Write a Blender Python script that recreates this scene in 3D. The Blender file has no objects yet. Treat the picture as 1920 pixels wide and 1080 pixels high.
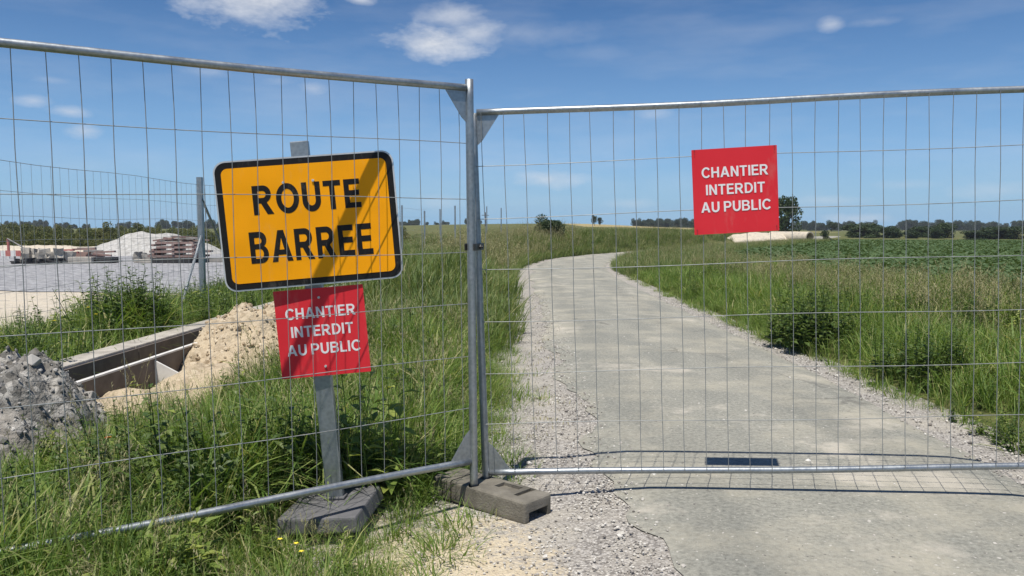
import bpy, bmesh, math, random
import numpy as np
from mathutils import Vector, Matrix, Euler, noise as mnoise

R = math.radians
rnd = random.Random(7)
scene = bpy.context.scene
col = scene.collection

# ---------------------------------------------------------------- camera
CAM_H = 1.40
PITCH = 4.404
LENS = 28.0
cam_d = bpy.data.cameras.new('camera')
cam_d.lens = LENS; cam_d.sensor_width = 36.0
cam_d.clip_start = 0.05; cam_d.clip_end = 5000
cam = bpy.data.objects.new('camera', cam_d); col.objects.link(cam)
cam.location = (0, 0, CAM_H)
cam.rotation_euler = (R(90 - PITCH), 0, 0)
scene.camera = cam

# ---------------------------------------------------------------- sun, sky, exposure
LIGHT = Vector((0.145, 0.355, -1.0)).normalized()        # the way sunlight travels
SUN_EL = math.asin(-LIGHT.z)
SUN_AZ = math.atan2(-LIGHT.x, -LIGHT.y)                   # clockwise from +Y
sd = bpy.data.lights.new('sun', 'SUN'); sd.energy = 4.0; sd.angle = R(0.53); sd.color = (1.0, 0.95, 0.87)
sun = bpy.data.objects.new('sun', sd); col.objects.link(sun)
sun.rotation_euler = LIGHT.to_track_quat('-Z', 'Y').to_euler(); sun.location = (-3, -6, 18)

scene.view_settings.view_transform = 'Standard'
scene.view_settings.look = 'None'
scene.view_settings.exposure = 0.42
scene.view_settings.gamma = 1.0
scene.view_settings.use_curve_mapping = False
scene.cycles.max_bounces = 5; scene.cycles.diffuse_bounces = 2; scene.cycles.glossy_bounces = 2; scene.cycles.transmission_bounces = 3; scene.cycles.transparent_max_bounces = 4

FPX = LENS / 36.0 * 1920
SP, CP = math.sin(R(PITCH)), math.cos(R(PITCH))
def ray(px, py):
    u = (px - 960) / FPX; v = (540 - py) / FPX
    return Vector((u, CP + v * SP, -SP + v * CP))
def at(px, py, Y):
    d = ray(px, py); t = Y / d.y
    return Vector((d.x * t, Y, CAM_H + d.z * t))
def azel(px, py):
    d = ray(px, py).normalized()
    return math.atan2(d.x, d.y), math.asin(d.z)

world = bpy.data.worlds.new('World'); scene.world = world; world.use_nodes = True
def build_world():
    nt = world.node_tree; N = nt.nodes; L = nt.links
    N.clear()
    def n(t, **kw):
        o = N.new(t)
        for k, v in kw.items(): setattr(o, k, v)
        return o
    def m(op, a, b=None, clamp=False):
        o = n('ShaderNodeMath', operation=op, use_clamp=clamp)
        for i, x in enumerate((a, b)):
            if x is None: continue
            if isinstance(x, (int, float)): o.inputs[i].default_value = x
            else: L.new(x, o.inputs[i])
        return o.outputs[0]
    sky = n('ShaderNodeTexSky', sky_type='NISHITA', sun_disc=False)
    sky.sun_elevation = SUN_EL; sky.sun_rotation = SUN_AZ
    sky.altitude = 150; sky.air_density = 1.0; sky.dust_density = 0.3; sky.ozone_density = 3.2
    tc = n('ShaderNodeTexCoord')
    sep = n('ShaderNodeSeparateXYZ'); L.new(tc.outputs['Generated'], sep.inputs[0])
    az = m('ARCTAN2', sep.outputs[0], sep.outputs[1]); el = m('ARCSINE', sep.outputs[2])
    # pale blue air towards the horizon
    hz = m('POWER', m('SUBTRACT', 1.0, m('DIVIDE', m('ABSOLUTE', el), R(21)), True), 1.5)
    air = n('ShaderNodeMix', data_type='RGBA'); L.new(m('MULTIPLY', hz, 0.97), air.inputs[0])
    L.new(sky.outputs[0], air.inputs[6]); air.inputs[7].default_value = (3.0, 4.75, 7.1, 1)
    # a clean early-summer sky: deeper blue with height, as the camera saw it
    rp = n('ShaderNodeValToRGB'); e = rp.color_ramp.elements
    stops = [(0.085, (0.87, 1, 1)), (0.24, (0.69, 0.86, 1)), (0.485, (0.52, 0.69, 0.87)), (0.785, (0.35, 0.54, 0.75)), (1.0, (0.33, 0.52, 0.74))]
    while len(e) < len(stops): e.new(0.5)
    for i, (p, c) in enumerate(stops): e[i].position = p; e[i].color = (*c, 1)
    L.new(m('DIVIDE', m('ABSOLUTE', el), R(20), True), rp.inputs[0])
    deep = n('ShaderNodeMix', data_type='RGBA', blend_type='MULTIPLY'); deep.inputs[0].default_value = 1.0
    L.new(air.outputs[2], deep.inputs[6]); L.new(rp.outputs[0], deep.inputs[7])
    # cloud coordinates: noise in direction space, stretched along the horizon
    mp = n('ShaderNodeMapping'); mp.inputs['Scale'].default_value = (1, 1, 2.2)
    L.new(tc.outputs['Generated'], mp.inputs[0])
    nz = n('ShaderNodeTexNoise'); nz.inputs['Scale'].default_value = 16; nz.inputs['Detail'].default_value = 8
    nz.inputs['Roughness'].default_value = 0.62; L.new(mp.outputs[0], nz.inputs[0])
    nz2 = n('ShaderNodeTexNoise'); nz2.inputs['Scale'].default_value = 45; nz2.inputs['Detail'].default_value = 4
    nz2.inputs['Roughness'].default_value = 0.6; L.new(mp.outputs[0], nz2.inputs[0])
    nn = m('ADD', m('MULTIPLY', m('SUBTRACT', nz.outputs[0], 0.5), 2.6), m('MULTIPLY', m('SUBTRACT', nz2.outputs[0], 0.5), 0.7))
    # cumulus seen in the photograph: px, py, half width, half height, opacity
    clouds = [(480, -6, 104, 48, 1.0), (815, 82, 84, 30, 0.95), (890, 62, 60, 24, 0.6), (850, 30, 60, 24, 0.55), (985, 62, 130, 22, 0.20),
              (675, 0, 26, 8, 0.6), (1030, 335, 62, 17, 0.55), (135, 210, 30, 10, 0.5), (155, 246, 30, 13, 0.6),
              (64, 188, 24, 9, 0.4), (590, 166, 34, 13, 0.35), (390, 134, 40, 11, 0.22), (520, 152, 40, 12, 0.2),
              (1225, 214, 34, 13, 0.25), (1560, 46, 22, 12, 0.45), (1640, 40, 46, 9, 0.22), (1880, 356, 70, 15, 0.25),
              (1700, 346, 50, 8, 0.18), (1610, 410, 60, 9, 0.4), (1560, 376, 60, 9, 0.25), (1180, 382, 50, 9, 0.2),
              (820, 380, 60, 14, 0.2), (100, 150, 30, 8, 0.25), (1120, 100, 80, 14, 0.10),
              # and the same fair-weather cumulus going on outside the frame
              (-420, 120, 150, 50, 0.8), (-900, 330, 120, 26, 0.6), (2400, 40, 150, 46, 0.8), (2900, 300, 160, 30, 0.6),
              (1300, -420, 170, 60, 0.8), (300, -600, 190, 70, 0.8), (-700, -300, 160, 60, 0.7), (2500, -500, 180, 60, 0.7)]
    total = None
    for (px, py, w, h, op) in clouds:
        a0, e0 = azel(px, py); wa = w / FPX * 1.25; we = h / FPX * 1.25
        dx = m('DIVIDE', m('SUBTRACT', az, a0), wa)
        dy = m('DIVIDE', m('SUBTRACT', el, e0), we)
        q = m('SQRT', m('ADD', m('MULTIPLY', dx, dx), m('MULTIPLY', dy, dy)))
        v = m('ADD', m('SUBTRACT', 1.0, q), m('MULTIPLY', nn, 0.62))
        v = m('MULTIPLY', v, 1.0, True)
        v = m('MULTIPLY', v, op)
        total = v if total is None else m('MAXIMUM', total, v)
    # thin veil of high haze streaks
    mp2 = n('ShaderNodeMapping'); mp2.inputs['Scale'].default_value = (1.2, 1, 6.0); mp2.inputs['Rotation'].default_value = (0, 0.22, 0)
    L.new(tc.outputs['Generated'], mp2.inputs[0])
    nv = n('ShaderNodeTexNoise'); nv.inputs['Scale'].default_value = 4.5; nv.inputs['Detail'].default_value = 6; nv.inputs['Roughness'].default_value = 0.55
    L.new(mp2.outputs[0], nv.inputs[0])
    veil = m('MULTIPLY', m('SUBTRACT', nv.outputs[0], 0.46, False), 0.45, True)
    total = m('MAXIMUM', total, veil)
    cn = m('MULTIPLY', m('ADD', m('MULTIPLY', nn, 0.10), 0.93), 1.0)
    cc = n('ShaderNodeMix', data_type='RGBA'); cc.inputs[0].default_value = 1.0
    bright = n('ShaderNodeCombineColor')
    for i, k in enumerate((7.6, 7.8, 8.2)): L.new(m('MULTIPLY', cn, k), bright.inputs[i])
    mix = n('ShaderNodeMix', data_type='RGBA'); L.new(total, mix.inputs[0])
    L.new(deep.outputs[2], mix.inputs[6]); L.new(bright.outputs[0], mix.inputs[7])
    N.remove(cc)
    bg = n('ShaderNodeBackground'); bg.inputs[1].default_value = 0.082
    L.new(mix.outputs[2], bg.inputs[0])
    out = n('ShaderNodeOutputWorld'); L.new(bg.outputs[0], out.inputs[0])
build_world()

# ---------------------------------------------------------------- helpers
class MB:
    """collects shapes; build() links them as ONE mesh object"""
    def __init__(s): s.v = []; s.f = []; s.t = []; s.cur = 0.5
    def add(s, vs, fs):
        b = len(s.v)
        s.v += [tuple(p) for p in vs]; s.t += [s.cur] * len(vs)
        s.f += [tuple(b + i for i in f) for f in fs]
    def box(s, c, d, rot=None):
        c = Vector(c); hx, hy, hz = d[0] / 2, d[1] / 2, d[2] / 2
        vs = [Vector((x, y, z)) for x in (-hx, hx) for y in (-hy, hy) for z in (-hz, hz)]
        if rot is not None: vs = [rot @ p for p in vs]
        s.add([p + c for p in vs], [(0, 1, 3, 2), (4, 6, 7, 5), (0, 4, 5, 1), (2, 3, 7, 6), (0, 2, 6, 4), (1, 5, 7, 3)])
    def tube(s, pts, r, n=8, cap=True):
        pts = [Vector(p) for p in pts]; k = len(pts)
        rs = r if isinstance(r, (list, tuple)) else [r] * k
        vs = []; fs = []
        ref = Vector((0, 0, 1))
        t0 = (pts[-1] - pts[0]).normalized()
        if abs(t0.dot(ref)) > 0.9: ref = Vector((1, 0, 0))
        for i, p in enumerate(pts):
            t = (pts[min(i + 1, k - 1)] - pts[max(i - 1, 0)]).normalized()
            a = t.cross(ref).normalized(); b = t.cross(a)
            for j in range(n):
                an = 2 * math.pi * j / n
                vs.append(p + (a * math.cos(an) + b * math.sin(an)) * rs[i])
        for i in range(k - 1):
            for j in range(n):
                j2 = (j + 1) % n
                fs.append((i * n + j, i * n + j2, (i + 1) * n + j2, (i + 1) * n + j))
        if cap:
            fs.append(tuple(range(n))[::-1]); fs.append(tuple((k - 1) * n + j for j in range(n)))
        s.add(vs, fs)
    def mesh(s, name='mesh', smooth=False):
        me = bpy.data.meshes.new(name); me.from_pydata(s.v, [], s.f)
        a = me.attributes.new('tint', 'FLOAT', 'POINT'); a.data.foreach_set('value', np.array(s.t, dtype=np.float32))
        if smooth: me.polygons.foreach_set('use_smooth', [True] * len(me.polygons))
        me.update(); return me
    def build(s, name, mat, parent=None, smooth=False, loc=None, rot=None):
        me = s.mesh(name, smooth)
        return link(name, me, mat, parent, loc, rot)

def link(name, me, mat=None, parent=None, loc=None, rot=None):
    o = bpy.data.objects.new(name, me); col.objects.link(o)
    if mat is not None and len(me.materials) == 0: me.materials.append(mat)
    if parent is not None: o.parent = parent
    if loc is not None: o.location = loc
    if rot is not None: o.rotation_euler = rot
    return o
def tag(o, label=None, cat=None, group=None, kind=None):
    if label: o['label'] = label
    if cat: o['category'] = cat
    if group: o['group'] = group
    if kind: o['kind'] = kind
    return o
def empty(name, loc=(0, 0, 0), rot=(0, 0, 0)):
    o = bpy.data.objects.new(name, None); col.objects.link(o); o.empty_display_size = 0.2
    o.location = loc; o.rotation_euler = rot; return o
def bevel_obj(o, w, seg=2):
    bm = bmesh.new(); bm.from_mesh(o.data)
    bmesh.ops.bevel(bm, geom=[e for e in bm.edges if e.calc_face_angle(0) > R(25)], offset=w, segments=seg, affect='EDGES', profile=0.6)
    bm.to_mesh(o.data); bm.free()
def cut(o, cutters):
    for c in cutters:
        md = o.modifiers.new('cut', 'BOOLEAN'); md.operation = 'DIFFERENCE'; md.object = c; md.solver = 'EXACT'
    bpy.context.view_layer.update()
    dg = bpy.context.evaluated_depsgraph_get()
    me = bpy.data.meshes.new_from_object(o.evaluated_get(dg))
    o.modifiers.clear(); o.data = me
    for c in cutters: bpy.data.objects.remove(c)
def sstep(a, b, x):
    t = np.clip((np.asarray(x, float) - a) / (b - a), 0, 1); return t * t * (3 - 2 * t)
def fbm(x, y, s=1.0, o=3):
    v = 0; a = 1; 
    for i in range(o):
        v += a * mnoise.noise(Vector((x * s, y * s, 3.7 * i))); a *= 0.5; s *= 2.03
    return v

# ---------------------------------------------------------------- materials
def mat_new(name):
    m = bpy.data.materials.new(name); m.use_nodes = True
    nt = m.node_tree; b = nt.nodes['Principled BSDF']
    return m, nt, b
def N_(nt, t, **kw):
    o = nt.nodes.new(t)
    for k, v in kw.items(): setattr(o, k, v)
    return o
def coord(nt, scale=1.0, obj=True):
    tc = N_(nt, 'ShaderNodeTexCoord'); mp = N_(nt, 'ShaderNodeMapping')
    mp.inputs['Scale'].default_value = scale if isinstance(scale, tuple) else (scale,) * 3
    nt.links.new(tc.outputs['Object' if obj else 'Generated'], mp.inputs[0]); return mp.outputs[0]
def noise_(nt, vec, scale, detail=5, rough=0.55):
    o = N_(nt, 'ShaderNodeTexNoise'); o.inputs['Scale'].default_value = scale; o.inputs['Detail'].default_value = detail
    o.inputs['Roughness'].default_value = rough; nt.links.new(vec, o.inputs[0]); return o.outputs[0]
def ramp(nt, fac, stops):
    o = N_(nt, 'ShaderNodeValToRGB'); e = o.color_ramp.elements
    while len(e) < len(stops): e.new(0.5)
    for i, (p, c) in enumerate(stops): e[i].position = p; e[i].color = (*c, 1) if len(c) == 3 else c
    nt.links.new(fac, o.inputs[0]); return o.outputs[0]
def mixc(nt, fac, a, b, mode='MIX'):
    o = N_(nt, 'ShaderNodeMix', data_type='RGBA', blend_type=mode)
    for i, x in ((0, fac), (6, a), (7, b)):
        if isinstance(x, (int, float)): o.inputs[i].default_value = x
        elif isinstance(x, tuple): o.inputs[i].default_value = (*x, 1) if len(x) == 3 else x
        else: nt.links.new(x, o.inputs[i])
    return o.outputs[2]
def math_(nt, op, a, b=0.0, clamp=False):
    o = N_(nt, 'ShaderNodeMath', operation=op, use_clamp=clamp)
    for i, x in enumerate((a, b)):
        if isinstance(x, (int, float)): o.inputs[i].default_value = x
        else: nt.links.new(x, o.inputs[i])
    return o.outputs[0]
def bump(nt, b, h, strength=0.4, dist=0.01):
    o = N_(nt, 'ShaderNodeBump'); o.inputs['Strength'].default_value = strength; o.inputs['Distance'].default_value = dist
    nt.links.new(h, o.inputs['Height']); nt.links.new(o.outputs[0], b.inputs['Normal'])

def simple_mat(name, c1, c2, scale=6.0, rough=0.7, metal=0.0, bs=0.0, bscale=40.0, c3=None, spec=0.4):
    m, nt, b = mat_new(name); v = coord(nt)
    f = noise_(nt, v, scale, 6, 0.6)
    stops = [(0.3, c1), (0.7, c2)] if c3 is None else [(0.28, c1), (0.5, c2), (0.72, c3)]
    nt.links.new(ramp(nt, f, stops), b.inputs['Base Color'])
    b.inputs['Roughness'].default_value = rough; b.inputs['Metallic'].default_value = metal
    b.inputs['Specular IOR Level'].default_value = spec
    if bs: bump(nt, b, noise_(nt, v, bscale, 4, 0.6), bs, 0.01)
    return m

def leaf_mat(name, stops, trans=0.35, rough=0.55, hue=0.12):
    """foliage: colour by blade (tint attribute) and by plant (random of the instance)"""
    m, nt, b = mat_new(name); L = nt.links
    at_ = N_(nt, 'ShaderNodeAttribute', attribute_name='tint')
    oi = N_(nt, 'ShaderNodeObjectInfo')
    f = math_(nt, 'ADD', math_(nt, 'MULTIPLY', at_.outputs['Fac'], 0.68), math_(nt, 'MULTIPLY', oi.outputs['Random'], 0.32))
    c = ramp(nt, f, stops)
    L.new(c, b.inputs['Base Color']); b.inputs['Roughness'].default_value = rough
    b.inputs['Specular IOR Level'].default_value = 0.35
    tr = N_(nt, 'ShaderNodeBsdfTranslucent'); L.new(mixc(nt, 1.0, c, (1.0, 1.0, 0.55), 'MULTIPLY'), tr.inputs[0])
    mx = N_(nt, 'ShaderNodeMixShader'); mx.inputs[0].default_value = trans
    L.new(b.outputs[0], mx.inputs[1]); L.new(tr.outputs[0], mx.inputs[2])
    L.new(mx.outputs[0], nt.nodes['Material Output'].inputs[0])
    return m

M = {}
M['grass'] = leaf_mat('grass', [(0.05, (0.082, 0.152, 0.028)), (0.45, (0.150, 0.250, 0.046)), (0.76, (0.265, 0.345, 0.085)), (0.90, (0.48, 0.45, 0.21))], 0.42)
M['grass_far'] = leaf_mat('grass_far', [(0.05, (0.088, 0.150, 0.036)), (0.5, (0.160, 0.225, 0.066)), (0.82, (0.265, 0.29, 0.115)), (0.95, (0.41, 0.36, 0.19))], 0.40)
M['dry'] = leaf_mat('dry_grass', [(0.0, (0.17, 0.18, 0.07)), (0.5, (0.27, 0.255, 0.115)), (1.0, (0.42, 0.37, 0.21))], 0.25)
M['weed'] = leaf_mat('weed_leaf', [(0.0, (0.048, 0.088, 0.024)), (0.5, (0.095, 0.150, 0.038)), (1.0, (0.190, 0.240, 0.070))], 0.38, 0.45)
M['weed_pale'] = leaf_mat('weed_pale_leaf', [(0.0, (0.13, 0.20, 0.040)), (0.5, (0.23, 0.31, 0.065)), (1.0, (0.42, 0.44, 0.11))], 0.4, 0.45)
M['crop'] = leaf_mat('crop_leaf', [(0.0, (0.055, 0.100, 0.034)), (0.5, (0.095, 0.150, 0.055)), (1.0, (0.165, 0.215, 0.095))], 0.28, 0.5)
M['tree'] = leaf_mat('tree_leaf', [(0.0, (0.022, 0.040, 0.016)), (0.5, (0.045, 0.074, 0.026)), (1.0, (0.088, 0.120, 0.042))], 0.25)
M['tree_far'] = leaf_mat('tree_far_leaf', [(0.0, (0.024, 0.042, 0.020)), (0.5, (0.040, 0.064, 0.028)), (1.0, (0.066, 0.092, 0.040))], 0.15)
M['scrub'] = leaf_mat('scrub_leaf', [(0.0, (0.075, 0.100, 0.028)), (0.5, (0.130, 0.150, 0.042)), (1.0, (0.23, 0.20, 0.075))], 0.28)
M['bark'] = simple_mat('bark', (0.05, 0.04, 0.03), (0.12, 0.10, 0.08), 9, 0.9)
M['flower_yellow'] = simple_mat('yellow_petal', (0.75, 0.60, 0.03), (0.85, 0.72, 0.05), 9, 0.6)
M['flower_red'] = simple_mat('poppy_petal', (0.70, 0.10, 0.03), (0.80, 0.16, 0.05), 9, 0.6)

def galv(name, lo, hi, rough=0.38):
    m, nt, b = mat_new(name); v = coord(nt)
    vo = N_(nt, 'ShaderNodeTexVoronoi'); vo.inputs['Scale'].default_value = 60; nt.links.new(v, vo.inputs[0])
    f = math_(nt, 'ADD', math_(nt, 'MULTIPLY', noise_(nt, v, 5, 6, 0.65), 0.75), math_(nt, 'MULTIPLY', vo.outputs['Distance'], 0.4))
    nt.links.new(ramp(nt, f, [(0.3, lo), (0.75, hi)]), b.inputs['Base Color'])
    b.inputs['Metallic'].default_value = 0.75
    nt.links.new(ramp(nt, noise_(nt, v, 9, 5), [(0.3, (rough - 0.08,) * 3), (0.7, (rough + 0.16,) * 3)]), b.inputs['Roughness'])
    bump(nt, b, noise_(nt, v, 90, 3), 0.12, 0.003)
    return m
M['galv'] = galv('galvanised_steel', (0.25, 0.275, 0.29), (0.38, 0.405, 0.42))
M['wire'] = simple_mat('wire_steel', (0.22, 0.23, 0.23), (0.40, 0.415, 0.405), 14, 0.5, 0.4)
M['strut'] = simple_mat('dull_zinc', (0.20, 0.22, 0.23), (0.34, 0.36, 0.37), 9, 0.75, 0.2)
M['clamp'] = simple_mat('clamp_steel', (0.04, 0.04, 0.04), (0.10, 0.10, 0.10), 30, 0.5, 0.6)

def asphalt():
    m, nt, b = mat_new('asphalt'); L = nt.links; v = coord(nt)
    fine = noise_(nt, v, 38, 5, 0.78); grit = noise_(nt, v, 190, 2, 0.6)
    base = ramp(nt, fine, [(0.28, (0.160, 0.156, 0.132)), (0.5, (0.288, 0.281, 0.238)), (0.74, (0.425, 0.412, 0.345))])
    # pale lime dust lying in drifts across the road
    vx = coord(nt, (0.8, 1.0, 1.0)); du = noise_(nt, vx, 1.3, 7, 0.62)
    dust = ramp(nt, du, [(0.47, (0, 0, 0)), (0.64, (0.85, 0.85, 0.85))])
    c = mixc(nt, math_(nt, 'MULTIPLY', dust, ramp(nt, noise_(nt, v, 21, 4, 0.7), [(0.3, (0.35,) * 3), (0.6, (1, 1, 1))])), base, (0.45, 0.415, 0.325))
    d2 = ramp(nt, noise_(nt, coord(nt, (0.7, 0.75, 1)), 1.0, 8, 0.72), [(0.545, (0, 0, 0)), (0.64, (0.85, 0.85, 0.85))])
    c = mixc(nt, math_(nt, 'MULTIPLY', d2, 0.8), c, (0.56, 0.51, 0.42))
    # worn greyer wheel tracks and patches
    pt = ramp(nt, noise_(nt, coord(nt, (1.6, 0.35, 1)), 1.4, 5, 0.55), [(0.44, (0, 0, 0)), (0.62, (0.65, 0.65, 0.65))])
    c = mixc(nt, pt, c, mixc(nt, 1.0, c, (0.78, 0.80, 0.82), 'MULTIPLY'))
    sp = ramp(nt, noise_(nt, v, 33, 2, 0.5), [(0.69, (0, 0, 0)), (0.74, (1, 1, 1))])
    c = mixc(nt, sp, c, (0.15, 0.14, 0.125))
    sp2 = ramp(nt, noise_(nt, coord(nt, (1, 1.0, 1)), 41, 2, 0.5), [(0.27, (1, 1, 1)), (0.32, (0, 0, 0))])
    c = mixc(nt, sp2, c, (0.55, 0.52, 0.46))
    # worn wheel tracks, a patched strip and hairline cracks
    sx = N_(nt, 'ShaderNodeSeparateXYZ'); L.new(v, sx.inputs[0])
    wob = math_(nt, 'ADD', sx.outputs[0], math_(nt, 'MULTIPLY', math_(nt, 'SUBTRACT', noise_(nt, coord(nt, (0.3, 0.5, 1)), 1.0, 3), 0.5), 0.5))
    tr1 = math_(nt, 'ABSOLUTE', math_(nt, 'SUBTRACT', math_(nt, 'ABSOLUTE', math_(nt, 'SUBTRACT', wob, 1.6)), 0.62))
    tr1 = ramp(nt, tr1, [(0.08, (0.42,) * 3), (0.30, (0, 0, 0))])
    c = mixc(nt, math_(nt, 'MULTIPLY', tr1, noise_(nt, v, 2.5, 5, 0.7)), c, mixc(nt, 1.0, c, (0.62, 0.63, 0.64), 'MULTIPLY'))
    vc = N_(nt, 'ShaderNodeTexVoronoi', feature='DISTANCE_TO_EDGE'); vc.inputs['Scale'].default_value = 0.55
    wv = N_(nt, 'ShaderNodeMix', data_type='VECTOR'); wv.inputs[0].default_value = 0.22
    nc = N_(nt, 'ShaderNodeTexNoise'); nc.inputs['Scale'].default_value = 3.0; nc.inputs['Detail'].default_value = 6; L.new(v, nc.inputs[0])
    L.new(v, wv.inputs[4]); L.new(nc.outputs['Color'], wv.inputs[5]); L.new(wv.outputs[1], vc.inputs[0])
    ck = math_(nt, 'MULTIPLY', ramp(nt, vc.outputs['Distance'], [(0.002, (0.55,) * 3), (0.007, (0, 0, 0))]), ramp(nt, noise_(nt, v, 0.5, 3), [(0.5, (0, 0, 0)), (0.62, (1, 1, 1))]))
    c = mixc(nt, ck, c, (0.10, 0.095, 0.085))
    L.new(c, b.inputs['Base Color']); b.inputs['Roughness'].default_value = 0.92; b.inputs['Specular IOR Level'].default_value = 0.25
    bump(nt, b, math_(nt, 'ADD', fine, math_(nt, 'MULTIPLY', grit, 0.7)), 0.55, 0.012)
    return m
M['asphalt'] = asphalt()
def gravelly(name, dark, mid, light, sand, sand_amt=(0.45, 0.62), gscale=34, bs=0.9):
    m, nt, b = mat_new(name); L = nt.links; v = coord(nt)
    vo = N_(nt, 'ShaderNodeTexVoronoi'); vo.inputs['Scale'].default_value = gscale; L.new(v, vo.inputs[0])
    st = ramp(nt, math_(nt, 'MULTIPLY', N_sep(nt, vo.outputs['Color']), 1.0), [(0.0, dark), (0.45, mid), (1.0, light)])
    gap = ramp(nt, vo.outputs['Distance'], [(0.45, (0, 0, 0)), (0.85, (0.55, 0.55, 0.55))])
    st = mixc(nt, gap, st, mixc(nt, 1.0, mid, (0.5, 0.48, 0.45), 'MULTIPLY'))
    sn = ramp(nt, noise_(nt, v, 2.2, 6, 0.65), [(sand_amt[0], (0, 0, 0)), (sand_amt[1], (1, 1, 1))])
    sc = ramp(nt, noise_(nt, v, 60, 4, 0.7), [(0.3, tuple(x * 0.8 for x in sand)), (0.7, tuple(min(1, x * 1.12) for x in sand))])
    L.new(mixc(nt, sn, st, sc), b.inputs['Base Color']); b.inputs['Roughness'].default_value = 0.95; b.inputs['Specular IOR Level'].default_value = 0.2
    h = math_(nt, 'ADD', math_(nt, 'MULTIPLY', math_(nt, 'SUBTRACT', 1.0, vo.outputs['Distance']), 0.6), noise_(nt, v, 50, 4, 0.6))
    bump(nt, b, h, bs, 0.015)
    return m
def N_sep(nt, c):
    o = N_(nt, 'ShaderNodeSeparateColor'); nt.links.new(c, o.inputs[0]); return o.outputs[0]
M['shoulder'] = gravelly('shoulder_gravel', (0.19, 0.175, 0.16), (0.37, 0.345, 0.31), (0.56, 0.53, 0.48), (0.46, 0.425, 0.36), (0.46, 0.66), 85)
def sandy_shoulder():
    # pale sand tipped round the fence foot, thinning out into the gravel
    nt = M['shoulder'].node_tree; L = nt.links; b = nt.nodes['Principled BSDF']; src = b.inputs['Base Color'].links[0].from_socket
    v = coord(nt); sp = N_(nt, 'ShaderNodeSeparateXYZ'); L.new(v, sp.inputs[0])
    dx = math_(nt, 'DIVIDE', math_(nt, 'ADD', sp.outputs[0], 0.32), 0.62); dy = math_(nt, 'DIVIDE', math_(nt, 'SUBTRACT', sp.outputs[1], 2.75), 1.25)
    q = math_(nt, 'SQRT', math_(nt, 'ADD', math_(nt, 'MULTIPLY', dx, dx), math_(nt, 'MULTIPLY', dy, dy)))
    f = math_(nt, 'ADD', math_(nt, 'SUBTRACT', 1.0, q), math_(nt, 'MULTIPLY', math_(nt, 'SUBTRACT', noise_(nt, v, 5, 8, 0.7), 0.5), 1.5))
    f = math_(nt, 'ADD', f, math_(nt, 'MULTIPLY', math_(nt, 'SUBTRACT', noise_(nt, v, 45, 3, 0.6), 0.5), 1.1))
    sc = ramp(nt, noise_(nt, v, 24, 6, 0.75), [(0.3, (0.47, 0.39, 0.27)), (0.5, (0.60, 0.51, 0.36)), (0.72, (0.69, 0.61, 0.46))])
    L.new(mixc(nt, ramp(nt, f, [(0.0, (0, 0, 0)), (0.35, (0.95,) * 3)]), src, sc), b.inputs['Base Color'])
sandy_shoulder()
M['yard'] = gravelly('yard_gravel', (0.20, 0.20, 0.21), (0.30, 0.30, 0.31), (0.42, 0.42, 0.42), (0.36, 0.36, 0.35), (0.55, 0.7), 9, 0.6)
M['sand'] = gravelly('pale_sand', (0.34, 0.30, 0.25), (0.50, 0.45, 0.37), (0.66, 0.60, 0.50), (0.58, 0.51, 0.40), (0.36, 0.55), 14)
def ground_mat():
    m, nt, b = mat_new('meadow_soil'); v = coord(nt); L = nt.links
    a = noise_(nt, v, 0.35, 8, 0.65)
    c = ramp(nt, a, [(0.3, (0.085, 0.095, 0.034)), (0.5, (0.125, 0.135, 0.050)), (0.72, (0.185, 0.165, 0.085))])
    f = ramp(nt, noise_(nt, v, 14, 5, 0.7), [(0.3, (0.7, 0.7, 0.65)), (0.7, (1.15, 1.15, 1.1))])
    c = mixc(nt, 1.0, c, f, 'MULTIPLY')
    # ripe cereal on the far slopes beyond the meadow: its own crop colour
    sp = N_(nt, 'ShaderNodeSeparateXYZ'); L.new(coord(nt), sp.inputs[0])
    far = math_(nt, 'MULTIPLY', math_(nt, 'GREATER_THAN', sp.outputs[1], 150.0), math_(nt, 'LESS_THAN', sp.outputs[1], 320.0))
    side = math_(nt, 'MULTIPLY', math_(nt, 'GREATER_THAN', sp.outputs[0], 14.0), math_(nt, 'LESS_THAN', sp.outputs[0], 62.0))
    c = mixc(nt, math_(nt, 'MULTIPLY', far, side), c, mixc(nt, noise_(nt, v, 0.6, 5), (0.30, 0.24, 0.11), (0.40, 0.33, 0.17)))
    L.new(c, b.inputs['Base Color']); b.inputs['Roughness'].default_value = 0.95; b.inputs['Specular IOR Level'].default_value = 0.15
    bump(nt, b, noise_(nt, v, 9, 6, 0.7), 0.6, 0.05)
    return m
M['ground'] = ground_mat()
M['concrete'] = simple_mat('old_concrete', (0.27, 0.245, 0.21), (0.42, 0.385, 0.33), 4, 0.9, 0, 0.6, 60, (0.53, 0.49, 0.42))
M['board'] = simple_mat('form_board', (0.11, 0.09, 0.075), (0.18, 0.15, 0.125), 7, 0.8, 0, 0.2, 30)
M['board_edge'] = simple_mat('board_edge', (0.58, 0.56, 0.52), (0.74, 0.72, 0.67), 8, 0.8)
M['block'] = simple_mat('block_concrete', (0.085, 0.078, 0.062), (0.165, 0.150, 0.120), 7, 0.85, 0, 0.5, 90, (0.235, 0.215, 0.175))
M['rubber'] = simple_mat('recycled_rubber', (0.105, 0.104, 0.108), (0.155, 0.153, 0.156), 12, 0.75, 0, 0.35, 120)
M['stone'] = simple_mat('limestone', (0.30, 0.28, 0.25), (0.52, 0.49, 0.44), 3, 0.9, 0, 0.4, 20)
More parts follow.
